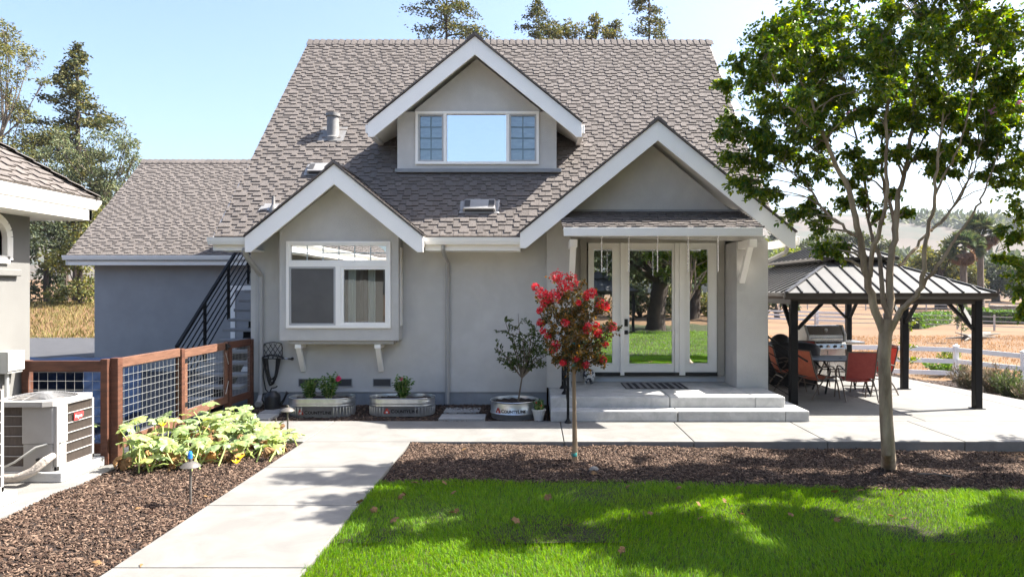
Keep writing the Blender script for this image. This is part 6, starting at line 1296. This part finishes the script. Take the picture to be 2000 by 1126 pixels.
# ================================================================== the big multi stemmed tree and its neighbour
def big_tree(name, label, base, limbs, clusters, seed, D, lmat, trunk, per=14, nt=13, ll=.075, lw=.034, group=None, flowers=()):
    g = np.random.default_rng(seed); t = thing(name, label, 'tree', base, group); W = MB(); nodes = []
    W.tube(trunk[0], trunk[1], 14)
    for pts, r0, r1 in limbs:
        k = len(pts); pts = [Vector(p) for p in pts]; rs = [.86 * (r0 + (r1 - r0) * i / (k - 1)) for i in range(k)]
        # smooth the traced limb
        P2 = []; R2 = []
        for i in range(k - 1):
            p0 = pts[max(i - 1, 0)]; p1 = pts[i]; p2 = pts[i + 1]; p3 = pts[min(i + 2, k - 1)]
            for j in range(4): u = j / 4; P2.append(.5 * ((2 * p1) + (p2 - p0) * u + (2 * p0 - 5 * p1 + 4 * p2 - p3) * u * u + (3 * p1 - p0 - 3 * p2 + p3) * u ** 3)); R2.append(rs[i] + (rs[i + 1] - rs[i]) * u)
        P2.append(pts[-1]); R2.append(rs[-1]); P2 = [p + Vector(g.normal(size=3) * .008) for p in P2]; W.tube(P2, R2, 9); nodes += list(zip(P2[3:], R2[3:]))
    PP = []; DD = []; NN = []; SZ_ = []
    for px, py, dy, rp in clusters:
        c = Vector(P(px, py, D + dy)); r = rp * D / F
        cand = [n_ for n_ in nodes if n_[0].z < c.z - .1] or nodes; s, sr = min(cand, key=lambda n_: (n_[0] - c).length + .25 * abs(n_[0].z - (c.z - .6))); m = s.lerp(c, .5) + Vector((g.normal() * .06, g.normal() * .06, .10 * (c - s).length))
        br = min(sr * .6, .018); W.tube([s, s.lerp(m, .5) + Vector((0, 0, .03)), m, m.lerp(c, .55) + Vector((0, 0, .03)), c], [br, br * .85, br * .65, br * .45, br * .3], 6)
        dn = 1.9 if py < -10 or px > 2030 else (.7 if rp <= 20 else 1.0); sp = 1.0 if py < -10 or px > 2030 else (1.9 if rp <= 20 else 1.35)
        for k in range(int(nt * dn)):
            a = m.lerp(c, g.uniform(.25, 1.0)); d = Vector(g.normal(size=3)); d.z *= .7; d.normalize(); e = c + d * r * g.uniform(.5, sp); mm = a.lerp(e, .5) + Vector((0, 0, .05)); W.tube([a, mm, e], [br * .3, br * .22, .0016], 4)
            td = (e - mm).normalized()
            for j in range(per):
                f = g.uniform(.05, 1.08); p = a.lerp(mm, f * 2) if f < .5 else mm.lerp(e, f * 2 - 1); sd = td.cross(Vector(g.normal(size=3))).normalized()
                SZ_.append(1.6 if py < -45 or px > 2080 else g.uniform(.8, 1.15)); PP.append(tuple(p + Vector(g.normal(size=3) * .012))); DD.append(tuple(td * .5 + sd * .8 + Vector((0, 0, -.28)))); NN.append(tuple(Vector((0, 0, 1)) + Vector(g.normal(size=3) * .45)))
    W.build('trunk', bark_tan, t, True); pos = np.array(PP)
    leaves('crown', pos, np.array(DD), np.array(NN), g.uniform(ll * .6, ll, len(pos)) * np.array(SZ_), lw * np.array(SZ_).reshape(-1, 1), lmat, t)
    for px, py, dy in flowers:
        c = Vector(P(px, py, D + dy)); W = MB()
        for k in range(22): d = Vector(g.normal(size=3)).normalized(); p = c + d * .045 * g.random(); a = d.cross(Vector((.2, .4, .9))).normalized(); b = d.cross(a); W.add([p, p + a * .016 + b * .01, p + a * .026, p + a * .016 - b * .01], [(0, 1, 2, 3)])
        W.build('flower', petal_lilac, t, fix=False)
    return t
TD = 7.9
def T(px, py, dy=0.0): return P(px, py, TD + dy)
limbs = [([T(1726, 650), T(1706, 590, -.02), T(1690, 525, -.06), T(1676, 445, -.1), T(1655, 365, -.15), T(1632, 320, -.18), T(1608, 262, -.2), T(1588, 205, -.2), T(1560, 150, -.2)], .056, .012),
         ([T(1678, 462, -.1), T(1652, 448, .0), T(1612, 412, .1), T(1578, 365, .2), T(1540, 330, .25), T(1500, 290, .3)], .022, .007),
         ([T(1640, 335, -.17), T(1600, 300, .1), T(1550, 255, .3), T(1500, 225, .4), T(1450, 215, .4)], .016, .006),
         ([T(1735, 640), T(1738, 585, .08), T(1736, 520, .14), T(1750, 450, .18), T(1752, 390, .2), T(1768, 330, .25), T(1780, 250, .3), T(1790, 150, .3), T(1800, 40, .3)], .055, .012),
         ([T(1734, 620, .02), T(1722, 560, .1), T(1718, 500, .3), T(1705, 470, .4), T(1698, 430, .5), T(1690, 360, .6), T(1670, 270, .7), T(1650, 160, .75)], .034, .010),
         ([T(1696, 540, -.06), T(1708, 480, -.15), T(1726, 420, -.25), T(1732, 360, -.3), T(1732, 280, -.3), T(1728, 180, -.28), T(1720, 80, -.25)], .033, .012),
         ([T(1750, 470, .18), T(1744, 420, .3), T(1728, 370, .4), T(1722, 300, .5), T(1735, 200, .5), T(1745, 90, .5)], .028, .010),
         ([T(1736, 650), T(1762, 602, -.08), T(1790, 578, -.15), T(1802, 540, -.2), T(1808, 470, -.25), T(1820, 420, -.28), T(1828, 350, -.3), T(1835, 270, -.3), T(1850, 180, -.3)], .042, .011),
         ([T(1796, 568, -.15), T(1830, 520, -.2), T(1858, 478, -.22), T(1878, 448, -.25), T(1908, 405, -.3), T(1925, 370, -.3), T(1950, 300, -.25)], .024, .008),
         ([T(1757, 520, .18), T(1790, 480, .3), T(1822, 445, .35), T(1850, 420, .4), T(1878, 380, .45), T(1900, 320, .5), T(1915, 240, .5)], .022, .007),
         ([T(1818, 450, -.25), T(1848, 425, -.1), T(1880, 370, .0), T(1905, 330, .1), T(1925, 250, .1)], .016, .006),
         ([T(1826, 380, -.28), T(1850, 330, -.4), T(1880, 270, -.5), T(1900, 180, -.5), T(1920, 90, -.5)], .015, .006),
         ([T(1608, 262, -.2), T(1570, 240, -.4), T(1520, 170, -.5), T(1490, 110, -.5)], .013, .005),
         ([T(1770, 330, .25), T(1810, 260, .5), T(1850, 150, .7), T(1880, 60, .8)], .016, .006)]
base = G(1736, 918, -.07); b3 = Vector(base)
trunk = ([b3 + Vector((.0, 0, -.1)), b3 + Vector((0, 0, .02)), T(1735, 880), T(1731, 820), T(1729, 760), T(1727, 700), T(1729, 655), T(1735, 625)], [.105, .088, .075, .071, .069, .068, .072, .078])
g0 = np.random.default_rng(5); cl = []
fixed = [(1415, 170, .2, 26), (1440, 120, .1, 28), (1430, 235, .2, 26), (1418, 262, .3, 22), (1460, 260, .2, 30), (1420, 310, .2, 22), (1450, 320, .3, 30), (1405, 262, .0, 14), (1490, 330, .3, 30), (1500, 290, .0, 26), (1440, 360, .3, 22), (1475, 375, .2, 24), (1495, 385, .3, 18), (1530, 300, .3, 26), (1500, 215, -.1, 32), (1470, 165, -.2, 32), (1490, 110, -.3, 34), (1540, 150, -.4, 36), (1540, 215, .0, 30),
         (1545, 420, .2, 22), (1575, 405, .4, 24), (1610, 425, .3, 24), (1590, 450, .1, 18), (1640, 400, .4, 22), (1655, 360, .6, 24), (1690, 395, .6, 22), (1625, 495, .0, 20), (1640, 480, .2, 18), (1605, 490, .0, 15), (1660, 300, .6, 26), (1610, 340, .3, 18), (1700, 330, .7, 24), (1720, 420, .6, 16),
         (1520, 60, -.3, 36), (1580, 90, -.3, 40), (1560, 30, -.2, 40), (1620, 40, -.2, 44), (1640, 110, -.2, 44), (1690, 60, -.3, 44), (1700, 140, -.3, 44), (1760, 100, -.3, 46), (1750, 30, -.3, 46), (1760, 180, -.35, 42), (1700, 215, -.2, 40), (1640, 190, .0, 40), (1590, 170, -.1, 36), (1640, 240, .3, 30), (1720, 255, .1, 30), (1780, 240, -.1, 32), (1820, 170, -.3, 42), (1830, 90, -.3, 44), (1820, 20, -.3, 44), (1880, 120, .0, 40), (1890, 50, .2, 42), (1900, 190, .0, 36), (1950, 100, .2, 40), (1950, 30, .2, 40), (1850, 230, -.2, 30), (1880, 250, .0, 28), (1920, 230, .3, 28), (1960, 180, .3, 34), (1850, 290, -.2, 20), (1800, 300, .3, 16), (1930, 300, .2, 22), (1890, 310, .4, 18), (1865, 340, .0, 11), (1990, 60, .2, 40), (2000, 140, .2, 36), (1980, 240, .3, 26), (1960, 280, .3, 24), (1990, 320, .3, 24), (1945, 260, .1, 22), (1975, 360, .2, 20),
         (1930, 345, .2, 18), (1958, 330, .1, 20), (1905, 285, .3, 20), (1880, 215, .5, 26), (1680, 340, .3, 20), (1755, 300, .2, 18), (1770, 420, .4, 14), (1600, 320, .0, 18), (1570, 310, .2, 20), (1850, 312, .2, 19), (1822, 335, .4, 15), (1740, 380, .5, 14), (1560, 270, -.2, 22), (1590, 240, -.3, 26), (1560, 350, .3, 16)]
for i in range(27):   # upper crown above the frame
    cl.append((g0.uniform(1660, 2080), g0.uniform(-290, -20), g0.uniform(-1.2, 1.2), g0.uniform(34, 50)))
for i in range(16): cl.append((g0.uniform(1590, 1985), g0.uniform(195, 345), g0.uniform(-.4, .9), g0.uniform(14, 20)))
for i in range(34):   # loose fill between the named clumps
    px, py = g0.uniform(1440, 1990), g0.uniform(0, 300)
    if py > 215 and 1560 < px < 1900 and g0.random() < .75: continue
    if px < 1480 and py < 90: continue
    cl.append((px, py, g0.uniform(-.5, .9), g0.uniform(22, 36)))
for i in range(44):   # the side of the crown towards the house
    cl.append((g0.uniform(1440, 1990), g0.uniform(10, 240), g0.uniform(.6, 1.9), g0.uniform(30, 46)))
for i in range(15): cl.append((g0.uniform(1590, 2060), g0.uniform(-260, -30), g0.uniform(.8, 1.7), g0.uniform(40, 56)))
for i in range(26):   # front and back of the crown
    cl.append((g0.uniform(1500, 1980), g0.uniform(20, 230), g0.choice([-1, 1]) * g0.uniform(.6, 1.3), g0.uniform(28, 42)))
big_tree('shade_tree', 'large multi stemmed tree with smooth tan trunk in the front mulch bed', base, limbs, fixed + cl, 111, TD, leaf_tree, trunk, 23, 17, .066, .032, None, [(1935, 215, .2), (1938, 220, .1), (1940, 212, .3), (1658, 222, -.1), (1668, 218, -.1), (1930, 325, .2), (1935, 322, .2), (1990, 200, .1)])
# neighbour whose branches enter at the right edge
ND = 9.4; nb = (8.1, ND, hgt(8.1, ND))
def T2(px, py, dy=0): return P(px, py, ND + dy)
lim2 = [([(8.1, ND, 1.6), T2(2150, 420), T2(2090, 330), T2(2050, 240), T2(2010, 160)], .05, .012), ([(8.1, ND, 1.4), T2(2120, 520), T2(2060, 480), T2(2000, 470), T2(1950, 490)], .04, .006), ([(8.1, ND, 1.8), T2(2230, 380), T2(2260, 250), T2(2270, 100)], .05, .012), ([(8.1, ND, 1.3), T2(2140, 560), T2(2080, 560), T2(2020, 545)], .03, .006)]
cl2 = [(1985, 300, .1, 26), (1998, 350, .0, 28), (1975, 390, .2, 20), (1990, 420, .0, 16), (1965, 240, .2, 24), (2010, 260, 0, 34), (2020, 420, 0, 30), (2040, 340, 0, 40), (1990, 462, -.2, 16), (1962, 452, -.2, 9), (1972, 470, -.2, 12), (1985, 505, .0, 18), (1968, 510, .1, 11), (2010, 520, .2, 24), (1988, 535, .1, 18), (2005, 555, .1, 18), (1995, 615, -.1, 8), (2020, 600, .1, 22), (1990, 575, 0, 9), (2030, 480, .2, 30), (1945, 503, -.1, 5), (2020, 160, 0, 36), (2060, 220, 0, 44)]
for i in range(46): cl2.append((g0.uniform(2040, 2500), g0.uniform(-250, 520), g0.uniform(-1.3, 1.3), g0.uniform(40, 60)))
big_tree('shade_tree', 'leafy tree leaning in from the right edge with low branches over the fence bed', nb, lim2, cl2, 112, ND, leaf_tree, ([Vector(nb) + Vector((0, 0, -.1)), (8.12, ND, .4), (8.1, ND, 1.0), (8.1, ND, 1.7)], [.11, .085, .08, .08]), 18, 13, .075, .038)
b = leaf_tree
sapling('yellow green shoot hanging in at the right edge before the white fence', 1962, 8.9, .3, .2, 3, leaf_young, 83) if False else None

# dry leaves on the lawn and beds
g = np.random.default_rng(120)
spots = [(810, 942), (868, 945), (885, 962), (790, 965), (782, 970), (892, 998), (883, 1000), (730, 995), (770, 1015), (702, 980), (1070, 972), (1008, 1015), (1225, 948), (1415, 980), (1450, 1005), (1368, 1012), (1640, 1010), (1635, 1015), (1545, 1005), (1765, 1010), (1860, 1082), (1680, 955), (1630, 958), (1214, 1073), (1365, 985), (1110, 1025), (1270, 1003), (1325, 950), (1160, 918), (270, 985), (280, 1098), (190, 1092), (405, 960), (905, 870), (1760, 965), (1905, 878), (1740, 1004)]
for i, (px, py) in enumerate(spots):
    x, y, _ = G(px, py, .02); onl = py > 938; bed = py < 938 and px > 760; z = (lz(x, y) + .062) if onl and px > 600 else (.004 if py < 878 and px > 1800 else (mz(x, y) if bed else mzl(x, y)) + .022)
    W = MB(); c = Vector((x, y, z)); r = g.uniform(.028, .048); squash_leaf(W, c, r, (g.uniform(.3, 1.3), g.uniform(0, 6.28)), g.uniform(0, 6.28), g.uniform(.05, .6), g); o = W.build('dry_leaf', leaf_dead, None, fix=False)
    tag(o, 'curled dry brown leaf fallen on the lawn' if onl and px > 600 else 'curled dry brown leaf fallen outside the lawn', 'fallen leaf', 'dry leaves on the lawn' if onl and px > 600 else 'dry leaves beside the lawn')
x, y, _ = G(1160, 922, -.05); W = MB(); W.lathe([(.05, -.02), (.055, .02), (.03, .05), (.0001, .055)], (x, y, mz(x, y)), 7, 1.2, .8); o = W.build('stone', stone_m, None, bevel=.01); tag(o, 'small pale stone in the mulch right of the staked tree', 'stone')
x, y, _ = G(1825, 938, -.08); W = MB(); W.tube([(x - .18, y + .03, mz(x, y) + .03), (x, y, mz(x, y) + .04), (x + .16, y - .06, mz(x, y) + .025)], .008, 6); o = W.build('stick', driftwood); tag(o, 'bare pale stick on the mulch right of the big tree', 'stick')

# ================================================================== behind the viewer: seen mirrored in the door
def back_tree(x, y, h, r, label, seed, lmat, tr):
    g = np.random.default_rng(seed); z0 = hgt(x, y); t = thing('oak_tree', label, 'tree', (x, y, z0), 'trees behind the viewer'); W = MB(); PP = []; fk = Vector((x + .3, y, z0 + h * .32)); W.tube([(x, y, z0 - .2), (x + .1, y, z0 + h * .15), fk], [tr * 1.3, tr, tr * .95], 10)
    for i in range(30):
        a = g.uniform(0, 6.283); el = g.uniform(-.45, 1.2); c = Vector((x, y, z0 + h * .52)) + Vector((math.cos(a) * math.cos(el) * r, math.sin(a) * math.cos(el) * r, math.sin(el) * h * .40)) * g.uniform(.55, 1); m = fk.lerp(c, .5) + Vector((0, 0, .2)); W.tube([fk, m, c], [tr * .4, tr * .22, .03], 6)
        p, dd = clump_points(c, r * .34, 230, g); PP.append(p)
    W.build('trunk', bark_dark, t, True); pos = np.concatenate(PP); leaves('crown', pos, rand_dirs(len(pos), g), rand_dirs(len(pos), g), g.uniform(.2, .42, len(pos)), .16, lmat, t)
back_tree(6.4, -10.5, 8.0, 4.0, 'old thick trunked tree on the lawn mirrored in the middle door glass', 131, leaf_far, .45)
back_tree(-4.5, -30, 8, 4.2, 'rounded tree beyond the rear gazebo mirrored in the left sidelight glass', 132, leaf_euc_ol, .35)
place_copy(gz_, (3.3, -10.8, 0), math.pi, 'black gazebo on the rear lawn mirrored in the left sidelight glass')
back_tree(12, -26, 8, 4.5, 'broad tree mirrored behind the thick trunk in the door glass', 133, leaf_far, .35)
back_tree(20, -22, 8, 4.5, 'dense tree mirrored in the right sidelight glass', 134, leaf_far_dark, .35)
back_tree(5.5, -34, 7, 5, 'far tree mirrored low between the others in the door glass', 135, leaf_euc, .35)

for i, (x, y) in enumerate(((-6, -40), (-1, -42), (4, -42), (8.5, -29), (13, -31), (17.5, -29), (22, -27), (27, -29))):
    g = np.random.default_rng(140 + i); z0 = hgt(x, y); t = thing('laurel_bush', 'dense bush in the row mirrored at the far lawn edge in the door glass', 'bush', (x, y, z0), 'bushes along the far lawn edge'); W = MB(); PP = []
    for k in range(9): c = Vector((x + g.uniform(-2, 2), y + g.uniform(-1, 1), z0 + g.uniform(.6, 2.0))); W.tube([(x, y, z0 - .1), c], [.08, .02], 5); p, dd = clump_points(c, 1.3, 260, g); PP.append(p)
    W.build('trunk', bark_dark, t); pos = np.concatenate(PP); leaves('foliage', pos, rand_dirs(len(pos), g), rand_dirs(len(pos), g), g.uniform(.18, .34, len(pos)), .14, leaf_far if i % 2 else leaf_euc_ol, t)
# tree standing just outside the right edge, its shade falls on the lawn
g1 = np.random.default_rng(150); OB = (7.4, 6.1, -.05); OD = 6.1
def T3(x, z, dy=0): return (x, OD + dy, z)
ol = [([T3(7.4, 1.5), T3(7.1, 2.4, .2), T3(6.6, 3.3, .4), T3(6.2, 4.4, .5)], .06, .012), ([T3(7.4, 1.5), T3(7.6, 2.6, -.2), T3(7.5, 3.8, -.5), T3(7.3, 5.0, -.6)], .06, .012), ([T3(7.4, 1.4), T3(8.0, 2.4), T3(8.6, 3.4), T3(9.0, 4.4)], .05, .012)]
oc = []
while len(oc) < 31:
    x = g1.uniform(4.9, 9.8); z = g1.uniform(2.3, 6.6); dy = g1.uniform(-2.1, 1.9)
    if ((x - 7.3) / 2.6) ** 2 + ((z - 4.4) / 2.3) ** 2 > 1: continue
    if x < 4.6 + (OD + dy - 6) * .8 and z < 5.2: continue
    d = OD + dy; oc.append((CX + x * F / OD, CY - (z - HC) * F / OD, dy, g1.uniform(90, 135)))
big_tree('shade_tree', 'leafy tree just past the right edge, seen by its dappled shade on the lawn', OB, ol, oc, 113, OD, leaf_tree, ([(7.4, OD, -.1), (7.42, OD, .6), (7.4, OD, 1.6)], [.12, .09, .085]), 34, 30, .11, .055)
# air
hz = MB().box(-1330, 1530, -280, 1530, -6, 128).build('haze', bpy.data.materials.new('haze_air')); hz['kind'] = 'stuff'
hm = hz.data.materials[0]; hm.use_nodes = True; hn = hm.node_tree; hn.nodes.clear(); ho = hn.nodes.new('ShaderNodeOutputMaterial'); hv = hn.nodes.new('ShaderNodeVolumePrincipled'); hv.inputs['Color'].default_value = (.86, .91, 1, 1); hv.inputs['Density'].default_value = 0.00015; hv.inputs['Anisotropy'].default_value = 0.1
hn.links.new(hv.outputs[0], ho.inputs['Volume'])
